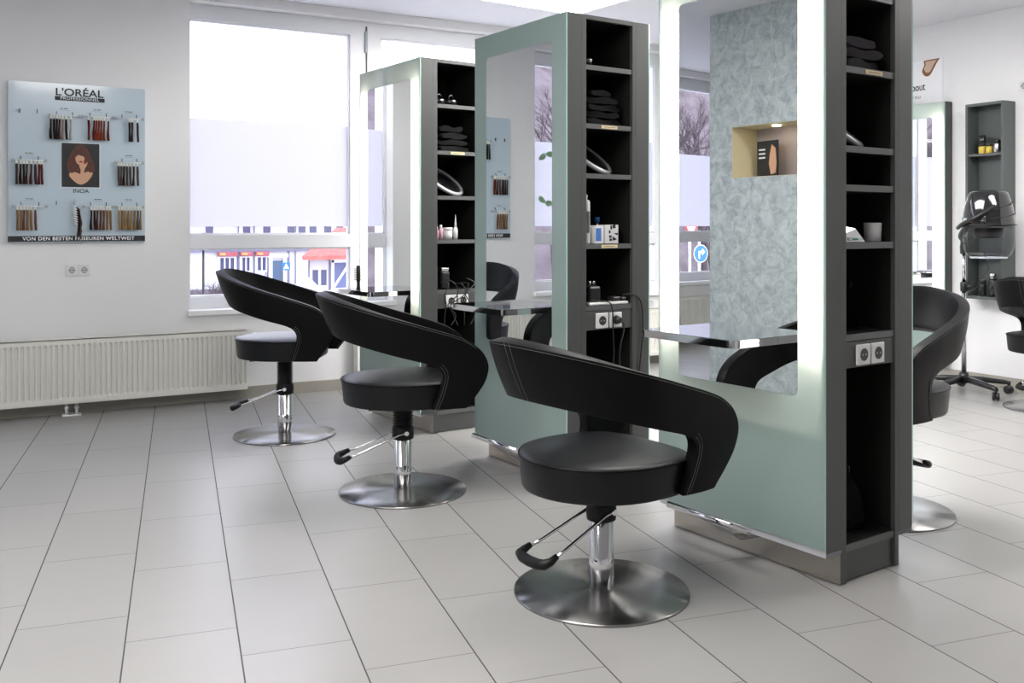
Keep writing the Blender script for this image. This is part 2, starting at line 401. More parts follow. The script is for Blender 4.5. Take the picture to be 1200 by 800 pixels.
def make_chair(label, lift=0., loc=(0, 0, 0), rz=0.):
    t = thing('styling_chair', label, 'chair', loc, rz, 'black leather styling chairs on round steel bases')
    # wrap-round backrest
    cols = band_mb(); mirror = [[Vector((p.x, -p.y, p.z)) for p in c] for c in cols[:0:-1]]
    allc = mirror+cols; b = MB(); g = [[b.bm.verts.new(p) for p in c] for c in allc]
    for a, c in zip(g, g[1:]):
        for i in range(len(a)-1):
            f = b.bm.faces.new((a[i], c[i], c[i+1], a[i+1])); f.smooth = True
    o = b.build('backrest', 'leather', t, (0, 0, lift))
    # make sure the normals look outward, then thicken inward
    me = o.data; me.update()
    f0 = me.polygons[len(me.polygons)//2]
    if f0.normal.dot(Vector((f0.center.x, f0.center.y, 0))) < 0: me.flip_normals()
    s = o.modifiers.new('thickness', 'SOLIDIFY'); s.thickness = .042; s.offset = -1; s.use_even_offset = False
    bevel_mod(o, .009, 3, 50)
    # stitching lines: along the front curl on both sides and at the back
    st = MB()
    for off in (.012, .024):
        for sgn in (1, -1):
            pts = []
            for c in cols[len(cols)-24:]:
                n = Vector((0, 1, 0)); p = c[0]; q = c[-1]; d = (q-p).normalized(); w = p+d*off+n*.0045
                pts.append(Vector((w.x, w.y*sgn, w.z)))
            st.tube(pts, .0011, 4)
    for a, cc in ((0, 1),):
        pts = [Vector((p.x*1.006, p.y*cc*1.006, p.z)) for p in cols[a]]; st.tube(pts, .001, 4)
    pts = [Vector((p.x*1.006, -p.y*1.006, p.z)) for p in cols[1]]; st.tube(pts, .001, 4)
    for sgn in (1, -1):   # seam just under the top rim
        pts = []
        for c in cols[:-20]:
            p = c[-1]; q = c[-2]; w = p+(q-p).normalized()*.008; r_ = Vector((w.x, w.y, 0)).normalized(); w = w+r_*.0005
            pts.append(Vector((w.x, w.y*sgn, w.z)))
        st.tube(pts, .0008, 4)
    st.build('stitching', 'stitch', t, (0, 0, lift))
    # seat cushion: rounded plan, softly crowned
    def plan(k, n=56):
        P = []
        for i in range(n):
            a = 2*PI*i/n; c_, s_ = math.cos(a), math.sin(a)
            e = 2.0 if c_ < 0 else 3.2
            r = 1/((abs(c_)**e+abs(s_)**e)**(1/e)); P.append((c_*r*(.275 if c_ < 0 else .235)*k, s_*r*.262*k))
        return P
    prof = [(.90, .352), (.955, .354), (.965, .358), (.972, .366), (1.0, .448), (1.004, .456), (1.0, .461), (.985, .464), (.9, .469), (.6, .474), (.3, .476), (.05, .4765)]
    b = MB(); b.ring_loft([[(x, y, z) for x, y in plan(k)] for k, z in prof]); b.build('seat', 'leather_seat', t, (0, 0, lift))
    b = MB(); b.tube([(x*1.004, y*1.004, .459) for x, y in plan(1)+plan(1)[:1]], .0035, 6); b.build('seat_piping', 'leather', t, (0, 0, lift))
    b = MB(); b.box(-.12, .14, -.12, .12, .335, .355, .006); b.tube([(-.10, -.10, .345), (-.16, -.14, .343)], .006); b.build('seat_bracket', 'black', t, (0, 0, lift))
    # column: chrome below, black bellows above
    b = MB(); b.lathe([(.0405, .012), (.0405, .120), (.0395, .121), (.0395, .242), (.037, .244)], n=40); b.build('column', 'chrome', t)
    top = .34+lift; pr = [(.036, .238), (.048, .238), (.050, .26), (.049, .285), (.043, .30)]
    n = max(2, int((top-.305)/.0105)); z = .302
    for k in range(n):
        pr += [(.036, z), (.047, z+(top-.302)/n*.5), (.036, z+(top-.302)/n*.98)]; z += (top-.302)/n
    pr.append((.03, top)); b = MB(); b.lathe(pr, n=28); b.build('bellows', 'rubber', t)
    b = MB(); b.lathe([(.288, .0), (.288, .006), (.285, .0085), (.18, .0125), (.05, .016), (.045, .0165)], n=96); o = b.build('base_disc', 'disc', t)
    # pump lever at the back
    lv = MB()
    for s_ in (1, -1):
        lv.tube([(.012, s_*.047, .268), (-.02, s_*.048, .262), (-.12, s_*.055, .222), (-.20, s_*.062, .19), (-.262, s_*.070, .170)], .0052, 10)
        lv.tube([(.012, s_*.040, .268), (.012, s_*.056, .268)], .010, 12)
    L_ = lv.build('pump_lever', 'chrome', t)
    pd = MB(); pd.tube([(-.238, -.068, .180), (-.262, -.070, .169), (-.282, -.064, .162), (-.290, -.04, .159), (-.293, 0, .158), (-.290, .04, .159), (-.282, .064, .162), (-.262, .070, .169), (-.238, .068, .180)], [.010, .013, .0165, .017, .017, .017, .0165, .013, .010], 10)
    pd.build('lever_pad', 'rubber', L_)
    return t
make_chair('nearest black leather styling chair, in the foreground before the nearest mirror tower', 0, TF(2.026, 2.372), A)
make_chair('middle black leather styling chair, between the foreground chair and the one by the window', .055, TF(2.058, 3.789), math.radians(-17))
make_chair('black leather styling chair set highest, nearest the window and radiator', .10, TF(2.054, 5.194), math.radians(-31))
make_chair('black leather styling chair half hidden behind the nearest mirror tower', .078, (3.292, 2.728, 0), PI+.19)
make_chair('black leather styling chair cut by the right edge, next to the hood dryer', .02, (6.10, 3.70, 0), .05)

# ------------------------------------------------------------------ mirror towers
TL = .775
def make_tower(label, loc, levels, lit, toplvl, rz=A):
    t = thing('mirror_tower', label, 'mirror tower', loc, rz, 'double-sided mirror towers with open shelves')
    zT = 2.165
    c = MB()
    for x0, x1 in ((-.1655, -.1375), (.1415, .1625)): c.box(x0, x1, 0, TL, .002, zT, .0015)
    c.box(-.1375, .1415, .36, .376, .10, zT-.02); c.box(-.1375, .1415, TL-.016, TL, .002, zT-.02)
    c.box(-.1375, .1415, 0.0, TL, zT-.02, zT); c.box(-.1375, .1415, .012, .03, .004, .108)
    c.build('carcass', 'grey', t)
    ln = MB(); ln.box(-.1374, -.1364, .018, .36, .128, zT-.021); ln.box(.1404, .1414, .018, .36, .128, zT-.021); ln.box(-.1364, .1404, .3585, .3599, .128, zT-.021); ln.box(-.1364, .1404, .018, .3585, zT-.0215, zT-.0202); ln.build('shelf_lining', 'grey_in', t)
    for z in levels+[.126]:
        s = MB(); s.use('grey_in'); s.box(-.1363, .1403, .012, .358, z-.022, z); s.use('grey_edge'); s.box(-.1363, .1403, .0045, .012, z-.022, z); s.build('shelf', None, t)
    # socket rail
    b = MB(); b.box(-.1363, .1403, .006, .024, .72, .808); sp = b.build('socket_panel', 'grey', t)
    for xc in (-.045, .037):
        b = MB(); b.box(xc-.036, xc+.036, -.004, .0055, .727, .797, .003); q = b.build('power_socket', 'socket', t)
        m4 = Matrix.Translation((xc, -.0045, .762)) @ Matrix.Rotation(PI/2, 4, 'X')
        b = MB(); b.lathe([(.0215, 0), (.0215, .0008)], n=24, mtx=m4); b.build('socket_recess', 'socket_in', q)
        b = MB()
        for dx in (-.0095, .0095): b.lathe([(.003, .0009), (.003, .0014)], cx=dx, n=8, mtx=m4)
        b.build('socket_pin_holes', 'socket_inw', q)
    # lamp boxes and glass on both sides
    for sg in (-1, 1):
        xi = -.1655 if sg < 0 else .1625; xo = sg*.2465 if sg < 0 else .2435
        xa, xb = min(xi, xo), max(xi, xo)
        hb = MB()
        hb.use('grey'); hb.box(xa, xb, 0, .012, .107, zT); hb.box(xa, xb, TL-.012, TL, .107, zT); hb.box(xa, xb, 0.012, TL-.012, zT-.012, zT)
        hb.use('white_in'); hb.box(xa, xb, .0121, .0135, .12, zT-.012); hb.box(xa, xb, TL-.0135, TL-.0121, .12, zT-.012)
        ib = min(xi, xi-sg*-.002); hb.box(min(xi, xi+sg*.002), max(xi, xi+sg*.002), .0135, TL-.0135, .12, zT-.012)
        hb.box(xa, xb, .0136, TL-.0136, .50, .506)  # unseen divider, added to keep tube light off the lower glass
        hb.use('alu'); hb.box(xa, xb, .0, TL, .107, .120); hb.box(xo-.001 if sg < 0 else xo, xo if sg < 0 else xo+.001, 0, TL, .107, .132)
        hb.build('light_box', None, t)
        # glass sheet with a rounded cut-out: front face and edges
        xf = sg*.2535 if sg < 0 else .2505; zb = .132
        hole = rrect(.108, TL-.108, .625, 2.05, .022, 6)
        bm = bmesh.new()
        outer = [bm.verts.new((xf, y, z)) for y, z in ((0, zb), (TL, zb), (TL, zT), (0, zT))]
        inner = [bm.verts.new((xf, y, z)) for y, z in hole]
        es = [bm.edges.new((outer[i], outer[(i+1) % 4])) for i in range(4)]+[bm.edges.new((inner[i], inner[(i+1) % len(inner)])) for i in range(len(inner))]
        bmesh.ops.triangle_fill(bm, use_beauty=True, use_dissolve=False, edges=es)
        for f in list(bm.faces):      # drop what fell inside the hole
            ct = f.calc_center_median()
            if .12 < ct.y < TL-.12 and .64 < ct.z < 2.03:
                if all(v in inner for v in f.verts): bm.faces.remove(f)
        for f in bm.faces: f.material_index = 0
        xk = xo
        ob = [bm.verts.new((xk, v.co.y, v.co.z)) for v in outer]
        for i in range(4):
            f = bm.faces.new((outer[i], outer[(i+1) % 4], ob[(i+1) % 4], ob[i])); f.material_index = 1
        bmesh.ops.recalc_face_normals(bm, faces=bm.faces)
        me = bpy.data.meshes.new('glass_panel'); bm.to_mesh(me); bm.free(); me.materials.append(M['frost']); me.materials.append(M['edge_glass'])
        o = bpy.data.objects.new('glass_panel', me); C.objects.link(o); o.parent = t
        mr = MB(); m4 = Matrix(((0, 0, 1, 0), (1, 0, 0, 0), (0, 1, 0, 0), (0, 0, 0, 1)))
        mr.prism(hole, min(xf-sg*.0045, xf-sg*.0005), max(xf-sg*.0045, xf-sg*.0005), m4); mr.build('mirror', 'mirror', t)
        if lit:
            xm = (xi+xo)/2
            for yc in (.052, TL-.052):
                lb = MB(); lb.lathe([(.008, .76), (.013, .77), (.013, 2.02), (.008, 2.03)], xm, yc, 12); lb.build('light_tube', 'tube', t)
        # steel plinth strip
        px = xi-.004 if sg < 0 else xi
        pl = MB(); pl.box(px, px+.004, .002, TL-.002, .002, .106); pl.build('plinth_strip', 'plinth', t)
        # tray
        ty0, ty1, tz = .192, .652, .818
        xw = xf; x2 = xf+sg*.222
        poly = [(0, ty0), (.19, ty0)]+[(.19+.032*math.sin(a), ty0+.032-.032*math.cos(a)) for a in [PI/2*k/5 for k in range(1, 6)]]+[(.222-.032+.032*math.cos(a), ty1-.032+.032*math.sin(a)) for a in [PI/2*k/5 for k in range(0, 6)]]+[(0, ty1)]
        tr = MB(); tr.prism([(xw+sg*x, y) for x, y in poly], tz-.027, tz-.0015); T_ = tr.build('tray', 'chrome', t)
        tr = MB(); tr.prism([(xw+sg*(x*.985), (y-.422)*.985+.422) for x, y in poly], tz-.0014, tz); tr.build('tray_top', 'tray_top', T_)
        # foot rail
        fr = MB(); xr = sg*.372; fr.tube([(xr, .215, .163), (xr, .60, .163)], .0125, 20); R_ = fr.build('foot_rail', 'chrome', t)
        fb = MB()
        pts = [(xr, .31, .40), (xr-sg*.03, .315, .39), (xr-sg*.08, .325, .38), (xi, .33, .375)]
        zz = [.147, .118, .088, .075]
        rings = [[(p[0], p[1], z), (p[0], p[2], z), (p[0], p[2], z+.006), (p[0], p[1], z+.006)] for p, z in zip(pts, zz)]
        fb.ring_loft(rings, smooth=False); fb.build('rail_bracket', 'chrome_soft', R_)
    return t
A2 = math.radians(5.2)
T1o, T2o, T3o = TF(2.8735, 1.944), TF(2.8985-.004, 3.33), TF(2.9225, 4.712)
t1 = make_tower('nearest and tallest-looking mirror tower, its mirror framed by bright light strips', T1o, [2.0, 1.739, 1.47, 1.339, 1.144, .833], True, 2)
t2 = make_tower('middle mirror tower with unlit pale green glass and a power strip on its shelf', T2o, [1.938, 1.669, 1.44, 1.116, .832], False, 2, A2)
t3 = make_tower('mirror tower farthest back, lit, standing before the window', T3o, [1.907, 1.636, 1.375, 1.119, .828], True, 2)
for tt, zs in ((t1, [(1.739, .02)]), (t2, [(1.669, .0), (1.116, 0)]), (t3, [(1.636, .0)])):
    for z, dx in zs:
        b = MB(); b.box(-.045+dx, .05+dx, .002, .0044, z-.019, z-.004); b.build('shelf_label', 'label', tt)
        b = MB(); b.box(-.03+dx, .035+dx, .0012, .0019, z-.0125, z-.0105); b.build('label_print', 'stitch', tt)

# things on the tower shelves: local coordinates of each tower -> room
def on(o, x, y, z): return o + Matrix.Rotation(A2 if o is T2o else A, 3, 'Z') @ Vector((x, y, z))
def cloth(name, label, origin, x, y, z, w, d, h, m, group, rz=0, seed=0, soft=.018):
    random.seed(seed); t = MB(); n = 30; rings = []
    ph = [random.uniform(0, 6) for _ in range(5)]
    for k in range(11):                    # fold-shaped section, lofted front to back
        f = k/10; y_ = -d/2+d*f; ring = []; sc = 1-.10*abs(2*f-1)**3
        for i in range(n):
            a = 2*PI*i/n; c_, s_ = math.cos(a), math.sin(a); e = 3.0
            r = 1/((abs(c_)**e+abs(s_)**e)**(1/e))
            w_ = w/2*(1+.05*math.sin(3*f*PI+ph[0])+.05*math.sin(a*2+ph[1]))
            hz = h/2*(1+.16*math.sin(4*a+ph[2]+f*3)+.10*math.sin(7*a+ph[3]))
            zz = s_*r*hz; zz = zz if s_ > 0 else max(-h/2*1.0, zz)
            ring.append((c_*r*w_*sc, y_, zz*sc+h/2+.004*math.sin(5*c_+ph[4])*(s_ > 0)))
        rings.append(ring)
    t.ring_loft(rings); zmin = min(v.co.z for v in t.bm.verts)
    for v in t.bm.verts: v.co.z -= zmin
    o = t.build(name, m); o.location = on(origin, x, y, z+.001); o.rotation_euler = (0, 0, A+rz); tag(o, label, 'towel', group); return o
G = 'folded dark cloths on the tower shelves'
cloth('folded_cloth', 'dark grey folded cloth, lowest of three in the nearest tower', T1o, -.01, .13, 1.739, .225, .2, .034, 'towel', G, .1, 1)
cloth('folded_cloth', 'dark grey folded cloth, middle of three in the nearest tower', T1o, .003, .13, 1.775, .25, .2, .036, 'towel', G, -.08, 2)
cloth('folded_cloth', 'dark grey folded cloth, top of three in the nearest tower', T1o, -.02, .13, 1.813, .20, .2, .036, 'towel', G, .05, 3)
z = 1.669
for k, (w, h) in enumerate(((.24, .03), (.22, .032), (.235, .03), (.20, .035), (.14, .03))):
    cloth('folded_cloth', 'black folded cloth in the middle tower, %s' % ('lowest of the pile', 'second from the bottom', 'third from the bottom', 'fourth from the bottom', 'small one on top of the pile')[k], T2o, -.006-.02*(k > 3), .14, z, w, .2, h, 'towel_black', G, .1*(-1)**k, 10+k); z += h+.002
z = 1.636
for k, (w, h) in enumerate(((.25, .034), (.23, .034), (.2, .04), (.17, .035))):
    cloth('folded_cloth', 'black folded cloth in the farthest tower, %s' % ('bottom of the pile', 'second from the bottom', 'second from the top', 'top of the pile')[k], T3o, -.005, .14, z, w, .2, h, 'towel_black', G, .12*(-1)**k, 20+k); z += h+.002
def hand_mirror(label, origin, x, y, z, r, tilt, yaw=0):
    t = thing('round_mirror', label, 'mirror', on(origin, x, y, z), A+yaw, 'round silver-rimmed cutting mirrors')
    R = Matrix.Rotation(tilt, 4, 'Y') @ Matrix.Rotation(math.radians(35), 4, 'X')
    # lens-shaped disc leaning across the compartment: its rim is a silver hoop
    m4 = Matrix.Translation((0, 0, math.sqrt(1-R[2][2]**2)*r+.012)) @ R
    b = MB(); b.lathe([(.02, -.010), (r*.5, -.010), (r*.85, -.009), (r-.004, -.005), (r-.004, .004), (r*.6, .005), (.02, .005)], n=40, mtx=m4); b.build('mirror_disc', 'black', t)
    ring = MB(); pts = [m4 @ Vector((r*math.cos(a), r*math.sin(a), 0)) for a in [2*PI*k/40 for k in range(41)]]; ring.tube(pts, .0125, 8); ring.build('silver_rim', 'silver', t)
    b = MB(); c0 = m4 @ Vector((r, 0, 0)); b.sphere(c0, .014); b.build('rim_clasp', 'silver', t)
    return t
hand_mirror('silver-rimmed round hand mirror leaning in the nearest tower', T1o, .002, .165, 1.47, .128, math.radians(20), .0)
hand_mirror('silver-rimmed round hand mirror leaning in the middle tower', T2o, .002, .165, 1.44, .128, math.radians(20))
hand_mirror('silver-rimmed round hand mirror leaning in the farthest tower', T3o, .002, .165, 1.375, .128, math.radians(20))
def simple(name, label, cat, origin, x, y, z, parts, group=None, rz=0):
    t = thing(name, label, cat, on(origin, x, y, z), A+rz, group)
    for pn, m, fn in parts:
        b = MB(); fn(b); b.build(pn, m, t)
    return t
# nearest tower
simple('foil_packet', 'crumpled silver foil packet beside the white cup', 'packet', T1o, -.065, .07, 1.145, [
    ('packet', 'chrome_soft', lambda b: b.ring_loft([[(-.03, -.04, 0), (.075, -.04, 0), (.078, .05, 0), (-.03, .05, 0)], [(-.03, -.035, .03), (.06, -.04, .012), (.062, .05, .015), (-.03, .04, .034)], [(-.028, -.02, .055), (.035, -.03, .045), (.03, .03, .05), (-.03, .03, .052)]], smooth=False)),
    ('packet_print', 'print_white', lambda b: b.box(-.02, .055, -.0425, -.040, .004, .016)),
    ('green_print', mat('green print', (.02, .3, .15), .5), lambda b: b.box(0, .03, -.0435, -.0426, .006, .012))])
simple('white_cup', 'plain white paper cup beside the foil packet', 'cup', T1o, .125-.02, .065, 1.145, [
    ('cup', 'white', lambda b: b.lathe([(.026, 0), (.0285, .002), (.031, .064), (.029, .066), (.025, .064), (.022, .01)], n=28))])
def dryer_body(b):
    b.tube([(-.02, 0, .012), (-.03, 0, .06), (-.035, 0, .11), (-.022, 0, .16)], [.018, .019, .02, .024], 14)
    b.tube([(-.07, 0, .155), (-.04, 0, .16), (.02, 0, .165), (.06, 0, .16)], [.032, .037, .034, .024], 18)
simple('hair_dryer', 'black hair dryer standing above the sockets of the nearest tower', 'hair dryer', T1o, -.03, .11, .834, [
    ('dryer_body', 'gloss_black', dryer_body),
    ('nozzle', 'black', lambda b: b.tube([(.06, 0, .16), (.105, 0, .155)], [.022, .014], 14)),
    ('dryer_stand', 'gloss_black', lambda b: (b.box(-.075, .085, -.045, .045, 0, .014, .004), b.tube([(.07, 0, .01), (.03, 0, .04), (.02, 0, .13)], .012, 10)))], rz=.3)
simple('black_bag', 'black glossy bag slumped in the bottom compartment of the nearest tower', 'bag', T1o, .02, .13, .127, [
    ('bag', 'gloss_black', lambda b: b.ring_loft([[(x*k, y*k+.01*math.sin(3*x*40), z) for x, y in rrect(-.075, .075, -.05, .05, .03, 4)] for k, z in ((.9, 0), (1, .03), (1, .07), (.85, .12), (.6, .16), (.25, .19))])),
    ('bag_handle', 'gloss_black', lambda b: b.tube([(-.02, 0, .17), (-.03, 0, .21), (.01, 0, .235), (.04, 0, .21), (.03, 0, .16)], .006, 8))])
# middle tower
simple('black_bowl', 'black tinting bowl in the top compartment of the middle tower', 'bowl', T2o, -.08, .1, 1.939, [
    ('bowl', 'gloss_black', lambda b: b.lathe([(.03, 0), (.045, .01), (.055, .035), (.052, .036), (.04, .012)], n=24)),
    ('bowl_handle', 'gloss_black', lambda b: b.tube([(-.01, 0, .03), (-.012, 0, .065), (.01, 0, .075), (.03, 0, .06)], .006, 8))])
simple('spray_can', 'white tall spray can on the middle tower shelf', 'spray can', T2o, -.098, .06, 1.117, [
    ('can', 'white', lambda b: b.lathe([(.023, 0), (.024, .003), (.024, .19), (.021, .2), (.012, .205)], n=24)),
    ('nozzle_cap', 'white', lambda b: b.lathe([(.011, .2055), (.012, .225), (.009, .228)], n=16)),
    ('can_print', 'stitch', lambda b: b.box(-.008, .008, -.0246, -.0235, .05, .15))])
simple('small_box', 'small white and blue box beside the spray can', 'box', T2o, -.032, .07, 1.117, [
    ('carton', 'white', lambda b: b.box(-.03, .03, -.03, .03, 0, .085, .001)),
    ('blue_band', 'blue', lambda b: b.box(-.028, .01, -.0312, -.0301, .012, .072))], rz=.2)
def scribble(b):
    random.seed(3)
    for k in range(11):
        x, z_ = random.uniform(-.03, .025), random.uniform(.01, .08); b.box(x, x+random.uniform(.006, .014), -.0342, -.0331, z_, z_+random.uniform(.003, .02))
simple('printed_box', 'white box covered in black print, beside the small blue one', 'box', T2o, .052, .075, 1.117, [
    ('carton', 'white', lambda b: b.box(-.038, .038, -.033, .033, 0, .088, .001)),
    ('box_print', 'print_black', scribble)], rz=-.1)
simple('small_bottle', 'small dark capped bottle behind the printed box', 'bottle', T2o, .05, .15, 1.117, [
    ('bottle', 'chrome_soft', lambda b: b.lathe([(.015, 0), (.016, .08), (.009, .09), (.009, .1)], n=16)),
    ('cap', 'blue', lambda b: b.lathe([(.0105, .1), (.0105, .125)], n=16))])
simple('hair_clipper', 'black hair clipper standing in its charger beside the power strip', 'hair clipper', T2o, -.06, .05, .846, [
    ('charger', 'black', lambda b: b.box(-.04, .03, -.025, .025, 0, .075, .01)),
    ('clipper_heads', 'chrome_soft', lambda b: (b.lathe([(.008, .075), (.008, .095), (.006, .098)], -.02, 0, 12), b.lathe([(.008, .075), (.008, .095), (.006, .098)], .006, 0, 12)))])
def strip(b):
    b.box(-.115, .12, -.026, .026, 0, .012, .004)
simple('power_strip', 'white power strip with black plugs on the middle tower shelf', 'power strip', T2o, .005, .035, .833, [
    ('strip_body', 'white', strip),
    ('plug', 'black', lambda b: b.box(.03, .075, -.02, .02, .0125, .035, .006)),
    ('plug', 'black', lambda b: b.box(.08, .115, -.02, .02, .0125, .032, .006))])
def cable(name, label, origin, pts, r=.0035, m='black', group='black cables of the tower tools'):
    b = MB(); b.tube(catmull(pts, 40), r, 8); o = b.build(name, m); o.location = origin; o.rotation_euler = (0, 0, A); return tag(o, label, 'cable', group)
cable('power_cable', 'black cable looping out over the right edge of the middle tower', T2o, [(.10, .02, .875), (.15, -.008, .875), (.185, -.012, .84), (.20, -.012, .74), (.19, -.012, .62), (.175, -.01, .5), (.15, -.012, .4)])
cable('power_cable', 'black cable hanging from the power strip over the left socket', T2o, [(-.04, .03, .85), (-.01, -.01, .845), (.005, -.016, .80), (.008, -.016, .70), (.012, -.016, .60), (.0, -.016, .5)])
simple('power_plug', 'black plug pushed into the right socket of the middle tower', 'plug', T2o, .037, -.006, .762, [
    ('plug_body', 'black', lambda b: b.lathe([(.019, .001), (.019, .012), (.012, .03)], n=18, mtx=Matrix.Rotation(PI/2, 4, 'X')))])
cable('power_cable', 'black cable from the plug up to the power strip', T2o, [(.037, -.036, .762), (.045, -.05, .74), (.055, -.03, .69), (.058, -.016, .66), (.05, -.014, .60), (.055, -.014, .5)])
# farthest tower
for k, (x, l) in enumerate(((-.075, 'left'), (.01, 'right'))):
    simple('black_bowl', 'black tinting bowl, %s one in the top compartment of the farthest tower' % l, 'bowl', T3o, x, .1, 1.908, [
        ('bowl', 'gloss_black', lambda b: b.lathe([(.025, 0), (.038, .01), (.046, .035), (.043, .036), (.03, .012)], n=24)),
        ('bowl_handle', 'gloss_black', lambda b: b.tube([(-.01, 0, .03), (-.012, 0, .06), (.008, 0, .07), (.03, 0, .05)], .005, 8))], group='black tinting bowls')
pink = mat('pink bottle', (.62, .38, .48), .3)
for k, (x, h) in enumerate(((-.115, .075), (-.085, .085))):
    simple('pink_bottle', 'small pink bottle, %s of two on the farthest tower' % ('left' if k == 0 else 'right'), 'bottle', T3o, x, .05, 1.12, [
        ('bottle', pink, lambda b: b.lathe([(.013, 0), (.0135, h*.7), (.007, h*.8)], n=14)), ('cap', 'white', lambda b: b.lathe([(.008, h*.8), (.008, h)], n=12))], group='small pink bottles')
simple('cream_jar', 'white cream jar between the pink bottles and tall nozzle bottle', 'jar', T3o, -.035, .055, 1.12, [
    ('jar', 'white', lambda b: b.lathe([(.027, 0), (.028, .05), (.025, .052)], n=20)), ('lid', 'white', lambda b: b.lathe([(.029, .0525), (.029, .068), (.027, .07)], n=20))])
simple('nozzle_bottle', 'white bottle with a long pointed nozzle on the farthest tower', 'bottle', T3o, .022, .06, 1.12, [
    ('bottle', 'white', lambda b: b.lathe([(.013, 0), (.014, .055), (.009, .07)], n=16)), ('nozzle', 'white', lambda b: b.lathe([(.008, .07), (.005, .1), (.0015, .145)], n=12))])
simple('hair_clipper', 'black hair clipper with silver head above the farthest tower sockets', 'hair clipper', T3o, -.06, .06, .829, [
    ('clipper_body', 'black', lambda b: b.box(-.03, .03, -.025, .025, 0, .105, .012)), ('clipper_head', 'chrome_soft', lambda b: b.box(-.026, .026, -.02, .02, .1055, .125, .004))])
for k in range(5):
    a0 = -.10+.045*k
    cable('power_cable', 'black cable tangled before the farthest tower sockets, %s' % ('leftmost', 'second from the left', 'in the middle', 'second from the right', 'rightmost')[k], T3o,
          [(a0, .03, .87+.02*math.sin(k*2)), (a0+.03, -.012, .86), (a0+.05*math.sin(k), -.02, .80), (a0-.02+.03*math.cos(k*1.7), -.02, .74), (a0+.035*math.sin(k*2.1), -.018, .68), (a0, -.016, .62)], .003)
tg = simple('curling_iron', 'chrome and black curling iron lying in the bottom of the farthest tower', 'curling iron', T3o, -.05, .06, .127, [
    ('barrel', 'chrome', lambda b: b.tube([(-.07, 0, .02), (.03, -.01, .02)], .013, 14)), ('grip', 'black', lambda b: b.tube([(.031, -.01, .02), (.12, -.02, .02)], .015, 14))])
tg = simple('paper_box', 'blue and white box in the bottom of the farthest tower', 'box', T3o, .045, .13, .127, [
    ('carton', 'white', lambda b: b.box(-.05, .05, -.04, .04, 0, .05, .001)), ('blue_band', 'blue', lambda b: b.box(-.04, .0, -.0415, -.0405, .005, .045))])
# round brush on the far tray
def bristles(b):
    for k in range(26):
        for j in range(9):
            a = 2*PI*k/26+j*.1; z_ = .062+j*.008
            c0 = Vector((.012*math.cos(a), .012*math.sin(a), z_)); c1 = Vector((.026*math.cos(a), .026*math.sin(a), z_)); b.tube([c0, c1], .0009, 3)
simple('round_brush', 'black round hair brush standing on the farthest tray', 'hair brush', T3o, -.445, .40, .819, [
    ('handle', 'black', lambda b: b.lathe([(.014, 0), (.009, .02), (.008, .045), (.012, .055), (.012, .14), (.007, .145)], n=14)), ('bristles', 'black', bristles)])

# ------------------------------------------------------------------ radiators
def radiator(label, x0, x1, y=6.545, foot=None):
    t = thing('radiator', label, 'radiator', (x0, y, 0), 0, 'flat panel radiators under the windows')
    L = x1-x0; z0, z1 = .085, .487; b = MB(); n = int(L/.0315); pts = []
    # fluted front panel
    prof = []
    m0 = (L-n*.0315)/2+.006
    xs = [0, m0]; ys = [0, 0]
    for k in range(n):
        xk = m0+k*.0315
        for dx, d in ((.004, 0), (.009, .015), (.019, .015), (.024, 0)): xs.append(xk+dx); ys.append(d)
    xs.append(L); ys.append(0)
    rows = [(z0, 0), (z0+.028, 0), (z0+.040, 1), (z1-.045, 1), (z1-.033, 0), (z1, 0)]
    g = [[b.bm.verts.new((x, d*k, z)) for x, d in zip(xs, ys)] for z, k in rows]
    for a, c in zip(g, g[1:]):
        for i in range(len(a)-1): b.bm.faces.new((a[i], a[i+1], c[i+1], c[i]))
    b.build('front_panel', 'radiator', t)
    b = MB(); b.box(-.004, 0, 0, .095, z0-.003, z1, .001); b.box(L, L+.004, 0, .095, z0-.003, z1, .001); b.box(0, L, .0, .012, z1-.008, z1+.004, .002); b.box(0, L, .085, .095, z0, z1); b.box(0, L, .0, .012, z0-.006, z0+.003, .002); b.build('casing', 'radiator', t)
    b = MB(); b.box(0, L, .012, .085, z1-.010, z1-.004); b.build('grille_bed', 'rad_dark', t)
    b = MB(); k = 0
    x = .004
    while x < L-.01:
        b.box(x, x+.006, .012, .085, z1-.0039, z1+.001); x += .014
    b.build('grille', 'radiator', t)
    if foot:
        b = MB()
        for dx in (-.03, .03): b.lathe([(.009, .006), (.009, .085)], foot-x0+dx, .05, 10); b.lathe([(.014, .04), (.014, .055)], foot-x0+dx, .05, 10)
        b.box(foot-x0-.055, foot-x0+.055, .02, .09, 0, .008); b.build('pipe_feet', 'sill', t)
    b = MB(); zz = z1-.045
    b.tube([(L+.005, .05, zz), (L+.035, .05, zz)], .012, 12); b.build('valve', 'chrome', t)
    b = MB(); b.tube([(L+.035, .05, zz), (L+.075, .05, zz)], .019, 16); b.build('thermostat_knob', 'white', t)
    return t
radiator('long cream panel radiator under the display board', -.35, 1.552, foot=.46)
radiator('cream panel radiator under the window behind the farthest tower', 2.35, 3.9)
radiator('cream panel radiator seen between the nearest two towers', 4.2, 5.6)
radiator('cream panel radiator under the left window, seen in the nearest mirror', -2.9, -1.0)

